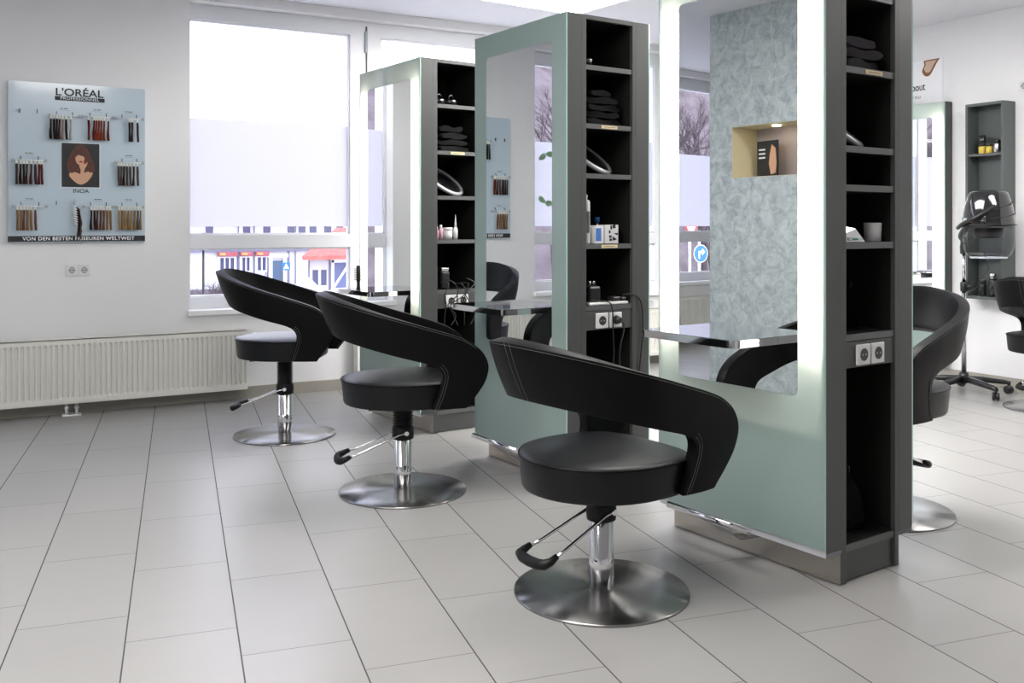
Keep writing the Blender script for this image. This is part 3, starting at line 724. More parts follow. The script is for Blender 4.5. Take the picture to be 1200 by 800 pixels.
# ------------------------------------------------------------------ wall socket and display board
def wall_socket(label, loc, rz, n=2):
    t = thing('wall_socket', label, 'socket', loc, rz, 'white wall sockets')
    for k in range(n):
        x = (k-(n-1)/2)*.073
        b = MB(); b.box(x-.036, x+.036, -.009, -.001, -.037, .037, .003); p = b.build('socket_plate', 'socket', t)
        m4 = Matrix.Translation((x, -.0095, 0)) @ Matrix.Rotation(PI/2, 4, 'X')
        b = MB(); b.lathe([(.021, 0), (.021, .0006)], n=24, mtx=m4); q = b.build('socket_recess', 'socket_inw', p)
        b = MB(); b.lathe([(.004, .0007), (.004, .0012)], cx=-.0095, n=8, mtx=m4); b.lathe([(.004, .0007), (.004, .0012)], cx=.0095, n=8, mtx=m4)
        b.box(x-.003, x+.003, -.0108, -.010, .015, .021); b.box(x-.003, x+.003, -.0108, -.010, -.021, -.015); b.build('pin_holes', 'socket_in', p)
    return t
wall_socket('white double wall socket below the display board', (.503, YW, .915), 0)
wall_socket('white wall socket high on the right wall', (XR, 4.19, 2.215), -PI/2, 1)

BX, BY, BZ = .105, YW-.024, 1.096
BW, BH = .80, 1.007
bd = thing('display_board', 'pale blue hair colour display board with black lettering on the wall', 'display board', (BX, BY, BZ))
b = MB(); b.prism(rrect(0, BW, 0, BH, .006, 4), 0, .020, Matrix.Translation((0, .020, 0)) @ Matrix.Rotation(PI/2, 4, 'X')); b.build('board_panel', 'board', bd)
RT = (PI/2, 0, 0)
b = MB(); b.box(.0, BW, -.0012, -.0001, .004, .040); b.build('black_footer', 'print_black', bd)
# zoomed pixel (3.636 px per photo px) -> board local
def bx(px): return (px-32)/(617-32)*BW
def bz(px, pz):
    tp = 52+(px-32)/(617-32)*40; bt = 742-(px-32)/585*4; return (bt-pz)/(bt-tp)*BH
text_part('VON DEN BESTEN FRISEUREN WELTWEIT', .030, 'print_white', bd, (bx(330), -.0018, .022), RT, sx=1.06, spacing=1.12, bold=.0006)
text_part("L'ORÉAL", .066, 'print_black', bd, (bx(328), -.0012, bz(328, 108)), RT, sx=1.14, spacing=1.0, bold=.0012)
b = MB(); b.box(bx(224), bx(437), -.0012, -.0001, bz(330, 142), bz(330, 125)); b.build('name_bar', 'print_black', bd)
text_part('PROFESSIONNEL', .024, 'board', bd, (bx(330), -.0018, bz(330, 133)), RT, sx=1.18, spacing=1.1, bold=.0004)
text_part('INOA', .036, 'print_black', bd, (bx(334), -.0012, bz(334, 524)), RT, sx=1.05, bold=.0004)
# portrait print
px0, px1, pz0, pz1 = bx(252), bx(414), bz(330, 507), bz(330, 321)
b = MB(); b.box(px0-.006, px1+.006, -.0012, -.0001, pz0-.006, pz1+.006); b.build('picture_border', 'clear', bd)
b = MB(); b.box(px0, px1, -.002, -.0013, pz0, pz1); pp = b.build('portrait_picture', 'print_black', bd)
def blob(name, m, pts, lay):
    cx, cz = (px0+px1)/2, (pz0+pz1)/2; w, h = px1-px0, pz1-pz0
    n = len(pts); sm = catmull([(x, z_) for x, z_ in pts]+[pts[0]], n*4)[:-1]
    b = MB(); b.prism([(px0+p.x*w, pz0+p.y*h) for p in sm], 0, .0003, Matrix(((1, 0, 0, 0), (0, 0, -1, -.0022-.0006*lay), (0, 1, 0, 0), (0, 0, 0, 1)))); b.build(name, m, pp)
blob('printed_hair', 'print_hair', [(.42, .96), (.3, .86), (.2, .7), (.14, .5), (.2, .36), (.35, .28), (.5, .3), (.68, .3), (.82, .42), (.84, .56), (.75, .74), (.68, .88), (.56, .97)], 0)
blob('printed_shoulders', 'skin', [(.24, .36), (.2, .26), (.35, .12), (.5, .06), (.66, .12), (.8, .27), (.8, .38), (.62, .34), (.5, .3), (.4, .33)], 1)
blob('printed_hair', 'print_hair', [(.18, .5), (.16, .38), (.28, .32), (.38, .42), (.36, .56), (.26, .62)], 2)
blob('printed_hair', 'print_hair', [(.66, .52), (.68, .38), (.8, .34), (.88, .42), (.84, .58), (.74, .62)], 2)
blob('printed_face', 'skin', [(.36, .74), (.37, .6), (.44, .52), (.54, .54), (.6, .64), (.58, .76), (.46, .8)], 3)
blob('printed_fringe', 'print_hair', [(.34, .8), (.37, .68), (.42, .73), (.5, .72), (.58, .7), (.64, .62), (.66, .78), (.56, .88), (.42, .88)], 4)
blob('printed_hand', 'skin', [(.46, .2), (.5, .38), (.46, .5), (.56, .56), (.68, .58), (.66, .5), (.6, .4), (.56, .2)], 5)
blob('printed_lips', 'lips', [(.44, .58), (.5, .6), (.56, .585), (.5, .56)], 6)
blob('printed_ring', 'lips', [(.58, .55), (.64, .6), (.68, .58), (.62, .53)], 6)
# pegs, rails and swatches
pg = MB()
for x_, z_ in ((80, 181), (151, 184), (230, 574)):
    X_, Z_ = bx(x_), bz(x_, z_); pg.box(X_-.002, X_+.002, -.012, 0, Z_-.012, Z_+.012)
pg.build('peg', 'print_black', bd)
def hair_mat(n, c): return mat(n, c, .75, noise=.35, nscale=120, spec=.15)
HC = {'black-brown': (.018, .010, .010), 'dark brown': (.045, .018, .014), 'beige grey': (.25, .19, .17), 'copper red': (.19, .035, .016), 'deep red': (.09, .012, .010),
      'ash brown': (.075, .055, .045), 'golden brown': (.20, .11, .045), 'light golden': (.30, .19, .07), 'chestnut': (.13, .05, .025), 'pale beige': (.42, .36, .32)}
HM = {k: hair_mat(k+' hair', v) for k, v in HC.items()}
proto = {}
def swatch_mesh(seed):
    random.seed(seed); b = MB(); n = 10; rings = []
    for k in range(9):
        f = k/8; zz = -.018-.128*f; w = .0055+.0025*f+.001*math.sin(f*5+seed); d = .004+.002*f
        off = .004*math.sin(f*2+seed)*f
        rings.append([(off+w*math.cos(2*PI*i/n)*(1+.12*math.sin(i*3+k)), d*math.sin(2*PI*i/n), zz) for i in range(n)])
    b.ring_loft(rings); return b
def add_swatch(label, colour, x, z, grp):
    t = thing('hair_swatch', label, 'hair swatch', (BX+x, BY-.022, BZ+z), 0, grp)
    k = int(x*1000) % 5
    b = swatch_mesh(k); b.build('hair', HM[colour], t)
    b = MB(); b.box(-.0055, .0055, -.0025, .0025, -.022, .010, .001); b.build('clip', 'clip', t)
RW = [('top left', 200, 325, 207, [(207, 'black-brown'), (219, 'black-brown'), (231, 'black-brown'), (243, 'dark brown'), (257, 'beige grey'), (270, 'black-brown'), (290, 'pale beige')]),
      ('top middle', 340, 472, 213, [(366, 'deep red'), (390, 'deep red'), (400, 'copper red'), (411, 'copper red'), (422, 'copper red'), (434, 'chestnut'), (452, 'deep red')]),
      ('top right', 483, 604, 221, [(545, 'black-brown'), (557, 'black-brown'), (581, 'dark brown')]),
      ('middle left', 50, 185, 396, [(66, 'dark brown'), (83, 'black-brown'), (95, 'black-brown'), (108, 'dark brown'), (126, 'dark brown'), (142, 'dark brown'), (158, 'deep red'), (168, 'deep red')]),
      ('middle right', 483, 605, 407, [(497, 'ash brown'), (509, 'ash brown'), (521, 'black-brown'), (534, 'ash brown'), (548, 'ash brown'), (564, 'dark brown'), (581, 'ash brown')]),
      ('bottom left', 52, 187, 591, [(70, 'golden brown'), (84, 'golden brown'), (97, 'chestnut'), (110, 'golden brown'), (124, 'golden brown'), (142, 'chestnut')]),
      ('bottom centre', 345, 470, 593, [(378, 'black-brown'), (391, 'dark brown'), (404, 'dark brown'), (418, 'chestnut'), (432, 'chestnut'), (446, 'golden brown'), (460, 'golden brown')]),
      ('bottom right', 483, 605, 594, [(500, 'light golden'), (513, 'golden brown'), (526, 'light golden'), (540, 'golden brown'), (554, 'light golden'), (568, 'golden brown'), (583, 'ash brown'), (595, 'golden brown')])]
ORD = ['leftmost', 'second from left', 'third from left', 'fourth from left', 'fifth from left', 'sixth from left', 'seventh from left', 'rightmost']
for nm, xa, xb, zr, sw in RW:
    za = bz(xa, zr); zb_ = bz(xb, zr)
    t = thing('swatch_rail', 'clear %s rail of hair swatches on the display board' % nm, 'rail', (BX, BY, BZ), 0, 'clear swatch rails on the display board')
    zr_ = (za+zb_)/2
    b = MB(); b.tube([(bx(xa), -.022, zr_+.004), (bx(xb), -.022, zr_+.004)], .0032, 8); b.build('rail_rod', 'clear', t)
    for x_ in (xa, xb):
        b = MB(); b.lathe([(.010, -.004), (.010, .004)], n=14, mtx=Matrix.Translation((bx(x_), -.022, zr_+.004)) @ Matrix.Rotation(PI/2, 4, 'X')); b.build('rail_knob', 'stitch2', t)
    for x_ in (xa+.24*(xb-xa), xa+.78*(xb-xa)):
        b = MB(); b.tube([(bx(x_), -.001, zr_+.03), (bx(x_), -.016, zr_+.03), (bx(x_), -.020, zr_+.02), (bx(x_), -.022, zr_+.006)], .0022, 6); b.build('hook', 'print_black', t)
    b = MB(); cx_ = bx((xa+xb)/2); b.box(cx_-.022, cx_-.006, -.0008, -.0001, zr_+.049, zr_+.054); b.box(cx_-.002, cx_+.02, -.0008, -.0001, zr_+.049, zr_+.054); b.box(cx_-.03, cx_+.03, -.0006, -.0001, zr_+.040, zr_+.0412); b.build('shade_caption', 'stitch', bd)
    for k, (x_, c_) in enumerate(sw):
        pos = 'rightmost' if k == len(sw)-1 else ORD[k]
        add_swatch('%s hair swatch, %s on the %s rail' % (c_, pos, nm), c_, bx(x_), zr_, 'hair swatches on the display board')
# loose bundle hanging from a peg
t = thing('swatch_bundle', 'bundle of dark hair swatches hanging tilted from a peg, crossing the black footer', 'hair swatch', (BX+bx(306), BY-.03, BZ+bz(306, 568)))
for k in range(8):
    b = MB(); f = k/7
    x0_, z0_ = -.006+.008*f, -.03-.016*k; x1_ = .030+.012*f; 
    b.tube([(x0_-.008, 0.001*k, z0_+.004), (x0_+.016, 0.001*k, z0_-.006)], .0045, 6); p = b.build('clip', 'clip', t)
    b = MB(); b.tube([(x0_+.014, 0.001*k, z0_-.005), (x0_+.030, .001*k, z0_-.020), (.032+.008*math.sin(k), .001*k, -.13-.008*k), (.022+.01*math.sin(k*2), .001*k, -.20-.006*k)], [.004, .006, .007, .004], 7); b.build('hair', HM['ash brown' if k % 3 else 'black-brown'], t)
b = MB(); b.lathe([(.010, -.004), (.010, .004)], n=14, mtx=Matrix.Rotation(PI/2, 4, 'X')); b.tube([(0, 0, -.005), (-.004, 0, -.03)], .003, 6); b.tube([(0, .004, 0), (0, .0285, 0)], .003, 6); b.build('hanger', 'chrome_soft', t)

# ------------------------------------------------------------------ right wall
t = thing('wall_mirror', 'lit wall mirror with frosted glass border on the right wall', 'mirror', (XR, 5.106, 0))
# local: -x into the room, y towards the window
YM0, YM1, ZM0, ZM1 = -.333, .44, .13, 2.165
b = MB(); b.use('grey'); b.box(-.085, -.001, YM0, YM0+.012, ZM0, ZM1); b.box(-.085, -.001, YM1-.012, YM1, ZM0, ZM1); b.box(-.085, -.001, YM0+.012, YM1-.012, ZM1-.012, ZM1); b.box(-.085, -.001, YM0+.012, YM1-.012, ZM0, ZM0+.012)
b.use('white_in'); b.box(-.003, -.001, YM0+.012, YM1-.012, ZM0+.012, ZM1-.012); b.box(-.084, -.003, YM0+.0121, YM0+.0135, ZM0+.012, ZM1-.012); b.box(-.084, -.003, YM1-.0135, YM1-.0121, ZM0+.012, ZM1-.012)
b.build('light_box', None, t)
hole = rrect(YM0+.108, YM1-.108, .625, 2.05, .022, 6)
bm = bmesh.new(); xf = -.0925
outer = [bm.verts.new((xf, y, z)) for y, z in ((YM0, ZM0), (YM1, ZM0), (YM1, ZM1), (YM0, ZM1))]; inner = [bm.verts.new((xf, y, z)) for y, z in hole]
es = [bm.edges.new((outer[i], outer[(i+1) % 4])) for i in range(4)]+[bm.edges.new((inner[i], inner[(i+1) % len(inner)])) for i in range(len(inner))]
bmesh.ops.triangle_fill(bm, use_beauty=True, use_dissolve=False, edges=es)
for f in list(bm.faces):
    if all(v in inner for v in f.verts): bm.faces.remove(f)
ob = [bm.verts.new((-.085, v.co.y, v.co.z)) for v in outer]
for i in range(4): f = bm.faces.new((outer[i], outer[(i+1) % 4], ob[(i+1) % 4], ob[i])); f.material_index = 1
bmesh.ops.recalc_face_normals(bm, faces=bm.faces)
me = bpy.data.meshes.new('glass_panel'); bm.to_mesh(me); bm.free(); me.materials.append(M['frost']); me.materials.append(M['edge_glass'])
o = bpy.data.objects.new('glass_panel', me); C.objects.link(o); o.parent = t
b = MB(); b.prism(hole, xf+.0005, xf+.0045, Matrix(((0, 0, 1, 0), (1, 0, 0, 0), (0, 1, 0, 0), (0, 0, 0, 1)))); b.build('mirror', 'mirror', t)
for y_ in (YM0+.055, YM1-.055):
    b = MB(); b.lathe([(.008, .62), (.013, .63), (.013, 2.04), (.008, 2.05)], -.045, y_, 12); b.build('light_tube', 'tube', t)
b = MB(); b.prism([(xf, -.17), (xf-.2, -.17), (xf-.222, -.15), (xf-.222, .26), (xf-.2, .28), (xf, .28)], .79, .818); b.build('tray', 'chrome', t)
simple('round_mirror', 'black-backed round mirror lying on the right wall tray', 'mirror', Vector((XR-.25, 5.0, .819)), 0, 0, 0, [
    ('mirror_disc', 'black', lambda b: b.lathe([(.10, 0), (.105, .01), (.10, .02)], n=28)), ('silver_rim', 'chrome', lambda b: b.lathe([(.106, .004), (.11, .008), (.106, .014)], n=28, cap=False))])

t = thing('wall_shelf', 'tall narrow grey wall cabinet with open compartments on the right wall', 'shelf', (XR, 4.256, 0))
b = MB(); D = .14
W0, W1, Z0, Z1 = 0, .306, .655, 2.11
b.box(-D, 0, W0, W0+.02, Z0, Z1, .001); b.box(-D, 0, W1-.02, W1, Z0, Z1, .001); b.box(-D, 0, W0+.02, W1-.02, Z1-.02, Z1); b.box(-D, 0, W0+.02, W1-.02, Z0, Z0+.02); b.box(-.012, 0, W0+.02, W1-.02, Z0+.02, Z1-.02)
b.build('cabinet_body', mat('mid grey laminate', (.085, .10, .097), .45), t)
for z_ in (1.735, 1.35, 1.0):
    b = MB(); b.box(-D+.01, -.0125, W0+.0205, W1-.0205, z_-.018, z_); b.build('shelf_board', 'grey_edge', t)
yel = mat('yellow jar content', (.55, .42, .06), .3)
SHL = Vector((XR, 4.256, 0))
def jar(label, y, z, r, h, body, lid, group='small jars in the wall cabinet'):
    simple('jar', label, 'jar', Vector((XR-.085, 4.256+y, z)), 0, 0, 0, [('jar_body', body, lambda b: b.lathe([(r*.9, 0), (r, .004), (r, h*.7), (r*.85, h*.76)], n=18)), ('lid', lid, lambda b: b.lathe([(r*.9, h*.76), (r*.9, h), (r*.8, h+.002)], n=18))], group)
jar('yellow jar with a black lid in the wall cabinet', .205, 1.736, .026, .075, yel, 'black')
jar('yellow jar with a black lid, right beside another yellow one', .15, 1.736, .024, .07, yel, 'black')
jar('black jar stacked on the left yellow jar', .205, 1.815, .026, .06, 'gloss_black', 'black')
jar('clear jar with dark lid, rightmost in the wall cabinet', .085, 1.736, .026, .095, 'chrome_soft', 'black')
jar('dark bottle, left one at the bottom of the wall cabinet', .20, .676, .024, .12, 'gloss_black', 'black')
jar('dark bottle, right one at the bottom of the wall cabinet', .12, .676, .028, .17, 'gloss_black', 'chrome_soft')

t = thing('poster', 'white poster with a wood slice motif and handwriting on the right wall', 'poster', (XR, 4.856, 0))
b = MB(); b.box(-.004, -.001, 0, .62, 1.9, 2.527); b.build('poster_sheet', 'print_white', t)
brown = mat('wood slice bark', (.22, .10, .04), .7, noise=.5, nscale=60)
pts = [(.02, 2.53), (.045, 2.50), (.075, 2.455), (.115, 2.40), (.16, 2.40), (.185, 2.44), (.165, 2.49), (.17, 2.52), (.12, 2.525), (.07, 2.53)]
YZ = lambda x: Matrix(((0, 0, -1, x), (1, 0, 0, 0), (0, 1, 0, 0), (0, 0, 0, 1)))
sm = catmull([(max(.004, a), min(2.524, z_)) for a, z_ in pts]+[(max(.004, pts[0][0]), 2.524)], 40)[:-1]
b = MB(); b.prism([(p.x, p.y) for p in sm], 0, .0006, YZ(-.0042)); b.build('printed_bark', brown, t)
b = MB(); b.prism([((p.x-.10)*.72+.105, (p.y-2.475)*.7+2.48) for p in sm], 0, .0006, YZ(-.005)); b.build('printed_wood', mat('printed pale wood', (.62, .44, .33), .7), t)
RR = (PI/2, 0, -PI/2)
text_part('about', .085, 'print_black', t, (-.006, .235, 2.315), RR, sx=.8, bold=.0005)
text_part('M A', .03, 'print_black', t, (-.006, .30, 2.42), RR)
text_part('Y O U', .03, 'print_black', t, (-.006, .24, 2.235), RR)

# hood dryer on a castor stand
HB = Vector((6.13, 4.36, 0))
t = thing('hood_dryer', 'black hood dryer on a castor stand before the right wall', 'hood dryer', HB, 0)
b = MB(); b.lathe([(.034, .075), (.036, .12), (.028, .15)], n=20)
for k in range(5):
    a = math.radians(-105+72*k); c_, s_ = math.cos(a), math.sin(a); px, py = -s_, c_
    rings = []
    for r, w, z0_, z1_ in ((.02, .022, .085, .125), (.15, .020, .078, .115), (.28, .016, .068, .098), (.32, .014, .064, .088)):
        rings.append([(r*c_+px*w, r*s_+py*w, z0_), (r*c_-px*w, r*s_-py*w, z0_), (r*c_-px*w*.7, r*s_-py*w*.7, z1_), (r*c_+px*w*.7, r*s_+py*w*.7, z1_)])
    b.ring_loft(rings)
b.build('star_base', 'black', t)
for k in range(5):
    a = math.radians(-105+72*k); c_, s_ = math.cos(a)*.31, math.sin(a)*.31
    b = MB(); m4 = Matrix.Translation((c_, s_, .028)) @ Matrix.Rotation(.6+k, 4, 'Z') @ Matrix.Rotation(PI/2, 4, 'X')
    b.lathe([(.02, -.024), (.028, -.020), (.028, -.006), (.018, -.004), (.018, .004), (.028, .006), (.028, .020), (.02, .024)], n=18, mtx=m4); b.lathe([(.009, .035), (.009, .075)], c_, s_, 10); b.build('castor', 'black', t)
b = MB(); b.lathe([(.017, .15), (.017, .80)], n=18); b.lathe([(.013, .80), (.013, 1.02)], n=18); b.build('pole', 'chrome', t)
b = MB(); b.lathe([(.024, .73), (.026, .74), (.026, .79), (.02, .80)], n=16); b.tube([(0, -.02, .765), (0, -.06, .765)], .012, 10); b.build('height_clamp', 'black', t)
hd = Vector((-.05, -.225, 1.235))
b = MB(); b.tube(catmull([(0, 0, 1.0), (-.005, .0, 1.07), (-.03, -.015, 1.10), (-.10, -.05, 1.13), (-.165, -.13, 1.18), (-.17, -.22, 1.27)], 20), [.022+.004*(k < 4) for k in range(21)], 12)
b.build('support_arm', 'black', t)
mh = Matrix.Translation(hd)
def hood_ring(r, z, sx=1., n=40, tilt=0): return [mh @ Vector((r*1.0*math.cos(2*PI*i/n), r*sx*math.sin(2*PI*i/n), z+tilt*math.cos(2*PI*i/n))) for i in range(n)]
b = MB(); b.ring_loft([hood_ring(r, z, .92) for r, z in ((.172, -.045), (.178, -.04), (.176, .0), (.168, .06), (.155, .12), (.138, .17), (.128, .195), (.10, .208), (.04, .212))]); H_ = b.build('hood_shell', 'gloss_black', t)
visor = glass_mat('smoked clear visor', (.82, .82, .84)); 
b = MB(); b.ring_loft([hood_ring(r, z, .92, tilt=0) for r, z in ((.172, -.046), (.174, -.12), (.168, -.185), (.15, -.235), (.12, -.255))], cap0=False, cap1=False); b.build('visor', visor, t)
b = MB(); b.tube([Vector(p) for p in hood_ring(.120, -.255, .92)]+[hood_ring(.120, -.255, .92)[0]], .006, 6); b.build('visor_rim', 'clear', t)
b = MB(); b.ring_loft([hood_ring(r, z, .92) for r, z in ((.10, -.05), (.105, -.1), (.09, -.12))]); b.build('inner_cage', 'black', t)
for zc, tl in ((-.035, .012), (.035, .03), (.105, .045)):
    b = MB(); ring = hood_ring(.186 if zc < 0 else (.176 if zc < .1 else .163), zc, .92, 40, tl); b.tube(ring+[ring[0]], .0035, 6); b.build('guard_ring', 'black', t)
b = MB(); b.tube(catmull([tuple(hd+Vector((-.12, -.13, .10))), tuple(hd+Vector((-.19, -.05, .03))), tuple(hd+Vector((-.205, .05, -.02))), tuple(hd+Vector((-.15, .13, -.05)))], 16), .014, 10); b.build('handle', 'black', t)
b = MB(); m4 = Matrix.Translation(hd+Vector((-.172, .03, .0))); b.box(-.008, .0, -.03, .0, -.012, .004, .001, m4); b.build('switch', mat('orange switch', (.8, .25, .04), .4), t)
b = MB(); m4 = Matrix.Translation(hd+Vector((-.172, .07, .0))); b.box(-.006, .0, -.03, .0, -.01, .018, .001, m4); b.build('badge', 'chrome_soft', t)
cb = MB(); cb.tube(catmull([(6.12, 4.20, 1.02), (6.17, 4.2, .90), (6.13, 4.24, .82), (6.16, 4.28, .76), (6.13, 4.33, .72)], 30), .004, 6); tag(cb.build('power_cable', 'black'), 'black cable curling from the hood dryer to its pole clamp', 'cable')

# ------------------------------------------------------------------ outside
def gz(Y): return -.7-(Y-7)*.066
b = MB(); g = []
for Y_ in (7.05, 14, 22, 35, 50, 66, 90, 140):
    g.append([b.bm.verts.new((X_, Y_, gz(Y_))) for X_ in (-120, -60, -30, -10, 10, 30, 60, 120)])
for a, c in zip(g, g[1:]):
    for i in range(7): b.bm.faces.new((a[i], a[i+1], c[i+1], c[i]))
struct(b.build('ground', mat('pale street and verge', (.55, .53, .50), .9, noise=.25, nscale=.8)))
wht = mat('white render', (.55, .545, .56), .9); red = mat('red roof tiles', (.40, .10, .08), .8, noise=.55, nscale=4); wdk = mat('dark window glass outside', (.07, .07, .14), .15); timb = mat('white timber', (.8, .8, .82), .7); infill = mat('blue grey infill', (.12, .14, .25), .8); stone = mat('grey stone base', (.15, .13, .15), .9, noise=.5, nscale=3); door = mat('blue grey door', (.06, .10, .16), .5)
flow = mat('red flower boxes', (.34, .09, .11), .8, noise=.6, nscale=8); yell = mat('yellow flowers', (.50, .30, .10), .8)
bl = thing('row_house', 'long white house across the street with small dark windows and flower boxes', 'house', (12.0, 66, -5))
b = MB(); b.box(-14, 24, 0, 9, 0, 6.6); b.box(-14, 24, -.12, 0, 4.55, 4.72); b.box(-14, 24, -.35, 0, 6.5, 6.75); b.build('house_wall', wht, bl)
b = MB(); b.ring_loft([[(-14.5, -.6, 6.75), (-14.5, 9.6, 6.75), (-14.5, 4.5, 10.2)], [(24.5, -.6, 6.75), (24.5, 9.6, 6.75), (24.5, 4.5, 10.2)]], smooth=False); b.build('roof', red, bl)
violet = mat('grey violet stone trim', (.17, .16, .22), .85)
b = MB(); b.box(-14, 24, -.2, -.121, 4.42, 4.55); b.box(-14, 24, -.38, -.351, 6.36, 6.5); b.build('cornice', violet, bl)
for xp in (3.02, 4.10, 7.0, 9.2, -1.5, -5):
    b = MB(); b.lathe([(.045, 0), (.045, 6.4)], xp, -.12, 8); b.build('downpipe', violet, bl)
for xp in (2.9, 5.0, 6.45):
    b = MB(); b.box(xp, xp+.14, -.09, 0, 1.9, 4.42); b.build('pilaster', violet, bl)
b = MB(); b.box(-14, 24, -.10, 0, 0, 1.9); b.build('stone_base', stone, bl)
for k, (x0_, x1_) in enumerate(((-10.5, -9.4), (-7, -5.9), (-3.4, -2.3), (1.76, 2.79), (3.25, 3.84), (4.30, 4.96), (8.6, 9.5), (12, 13), (16, 17))):
    z0_, z1_ = 3.1, 4.0
    w = MB(); w.box(x0_-.12, x1_+.12, -.08, 0, z0_-.12, z1_+.12); p = w.build('window_surround', timb, bl)
    w = MB(); n = 3 if x1_-x0_ > .8 else 2; ww = (x1_-x0_)/n
    for j in range(n): w.box(x0_+j*ww+.05, x0_+(j+1)*ww-.05, -.10, -.081, z0_, z1_)
    w.build('window_glass', wdk, p)
    w = MB(); w.box(x0_-.15, x1_+.15, -.35, -.11, z1_+.10, z1_+.42, .05); w.build('flower_box', flow, p)
    w = MB(); w.box(x0_-.05, x0_+.35, -.40, -.351, z1_+.18, z1_+.35, .02); w.build('flowers', yell, p)
for k, xc in enumerate((-9.5, -6, -2.5, 1.1, 3.6, 5.0, 6.7, 7.5, 8.3, 9.4, 10.3, 13, 16)):
    w = MB(); w.box(xc-.25, xc+.25, -.03, 0, 5.45, 6.15); w.build('upper_window', wdk, bl)
w = MB(); w.box(5.35, 6.1, -.09, 0, 1.4, 3.75); w.build('front_door', door, bl)
w = MB(); w.box(5.1, 5.34, -.2, 0, 1.2, 4.2); w.box(6.11, 6.35, -.2, 0, 1.2, 4.2); w.box(5.0, 6.45, -.25, 0, 4.0, 4.25); w.build('door_surround', timb, bl)
# half-timbered house, nearer
ht = thing('timbered_house', 'half-timbered house with a red tiled roof at the right of the street view', 'house', (13.9, 48, -3.6))
b = MB(); b.box(.6, 8, 0, 1.5, 0, 3.2); b.build('house_wall', wht, ht)
b = MB(); b.ring_loft([[(.1, -.7, 3.05), (8.5, -.7, 3.05), (8.5, -.6, 3.25), (.1, -.6, 3.25)], [(3.0, 2.6, 4.6), (7.5, 2.6, 4.6), (7.5, 2.6, 4.7), (3.0, 2.6, 4.7)], [(3.4, 5.6, 3.0), (8.5, 5.6, 3.0), (8.5, 5.6, 3.1), (3.4, 5.6, 3.1)]], smooth=False); b.build('roof', red, ht)
b = MB(); b.box(1.9, 8, -.04, -.001, 1.5, 3.0); b.build('infill', infill, ht)
tm = MB()
for x_ in (1.9, 2.9, 3.9, 4.9, 5.9, 6.9): tm.box(x_-.07, x_+.07, -.10, -.041, 1.5, 3.0)
for z_ in (1.45, 2.95): tm.box(1.8, 8, -.10, -.041, z_-.08, z_+.08)
for x_ in (1.9, 2.9, 3.9, 4.9, 5.9): tm.box(-.06, .06, -.105, -.042, -.85, .85, 0, Matrix.Translation((x_+.5, 0, 2.22)) @ Matrix.Rotation(.6*(1 if int(x_) % 2 else -1), 4, 'Y'))
tm.build('timber_frame', timb, ht)
w = MB()
for x_ in (2.2, 4.4): w.box(x_, x_+1.6, -.06, -.001, .1, 1.15)
for x_ in (.85, 1.3): w.box(x_, x_+.28, -.04, -.001, 1.7, 2.5)
w.build('shop_window', wdk, ht)
w = MB(); w.box(.6, .66, -.1, -.001, 0, 3.0); w.box(1.72, 1.78, -.1, -.001, 0, 3.0); w.box(.6, 1.78, -.1, -.001, 1.3, 1.36); w.build('drainpipe', violet, ht)
w = MB(); w.box(1.8, 8, -.5, -.01, 1.2, 1.38); w.build('canopy', timb, ht)
ph_ = thing('porch', 'small white gabled porch with red roof beside the timbered house', 'porch', (13.55, 46.0, -3.32)); ph_.scale = (.62, .62, .75)
b = MB(); b.box(0, 1.3, 0, 1.6, 0, 1.9); b.build('porch_wall', wht, ph_)
b = MB(); b.ring_loft([[(-.2, -.2, 1.85), (1.5, -.2, 1.85), (.65, -.2, 2.6)], [(-.2, 1.8, 1.85), (1.5, 1.8, 1.85), (.65, 1.8, 2.6)]], smooth=False); b.build('porch_roof', timb, ph_)
w = MB(); w.box(.15, .55, -.04, -.001, .5, 1.6); w.box(.75, 1.15, -.04, -.001, .5, 1.6); w.build('porch_window', wdk, ph_)
# street sign: blue square, white triangle
sg = thing('crossing_sign', 'blue square street sign with a white triangle on a grey post', 'street sign', (11.0, 39.6, gz(39.6)))
b = MB(); b.lathe([(.035, 0), (.035, 2.35)], n=10); b.build('sign_post', 'chrome_soft', sg)
b = MB(); b.box(-.15, .15, -.07, -.05, 1.98, 2.28, .0); b.build('sign_plate', mat('traffic sign blue', (.01, .13, .62), .4), sg)
for s_, dz in ((1, 0),):
    b = MB(); b.prism([(-.11, 2.03), (.11, 2.03), (0, 2.24)], 0, .004, Matrix(((1, 0, 0, 0), (0, 0, -1, -.0705), (0, 1, 0, 0), (0, 0, 0, 1)))); b.build('white_triangle', 'print_white', sg)
b = MB(); b.tube([(-.02, -.076, 2.06), (.0, -.076, 2.12), (.0, -.076, 2.15)], .012, 5); b.build('walking_figure', 'print_black', sg)
sg.scale = (1.1, 1, 1.1); sg.location = (11.0, 39.6, -2.85)
lp = thing('lamp_post', 'thin dark street lamp post at the left of the street view', 'lamp post', (7.7, 40, gz(40)))
b = MB(); b.lathe([(.12, 0), (.08, .3), (.055, .5), (.05, 3.1)], n=10); b.build('post', 'black', lp)
b = MB(); b.lathe([(.06, 3.1), (.22, 3.2), (.25, 3.6), (.1, 3.8)], n=10); b.build('lantern', 'black', lp)

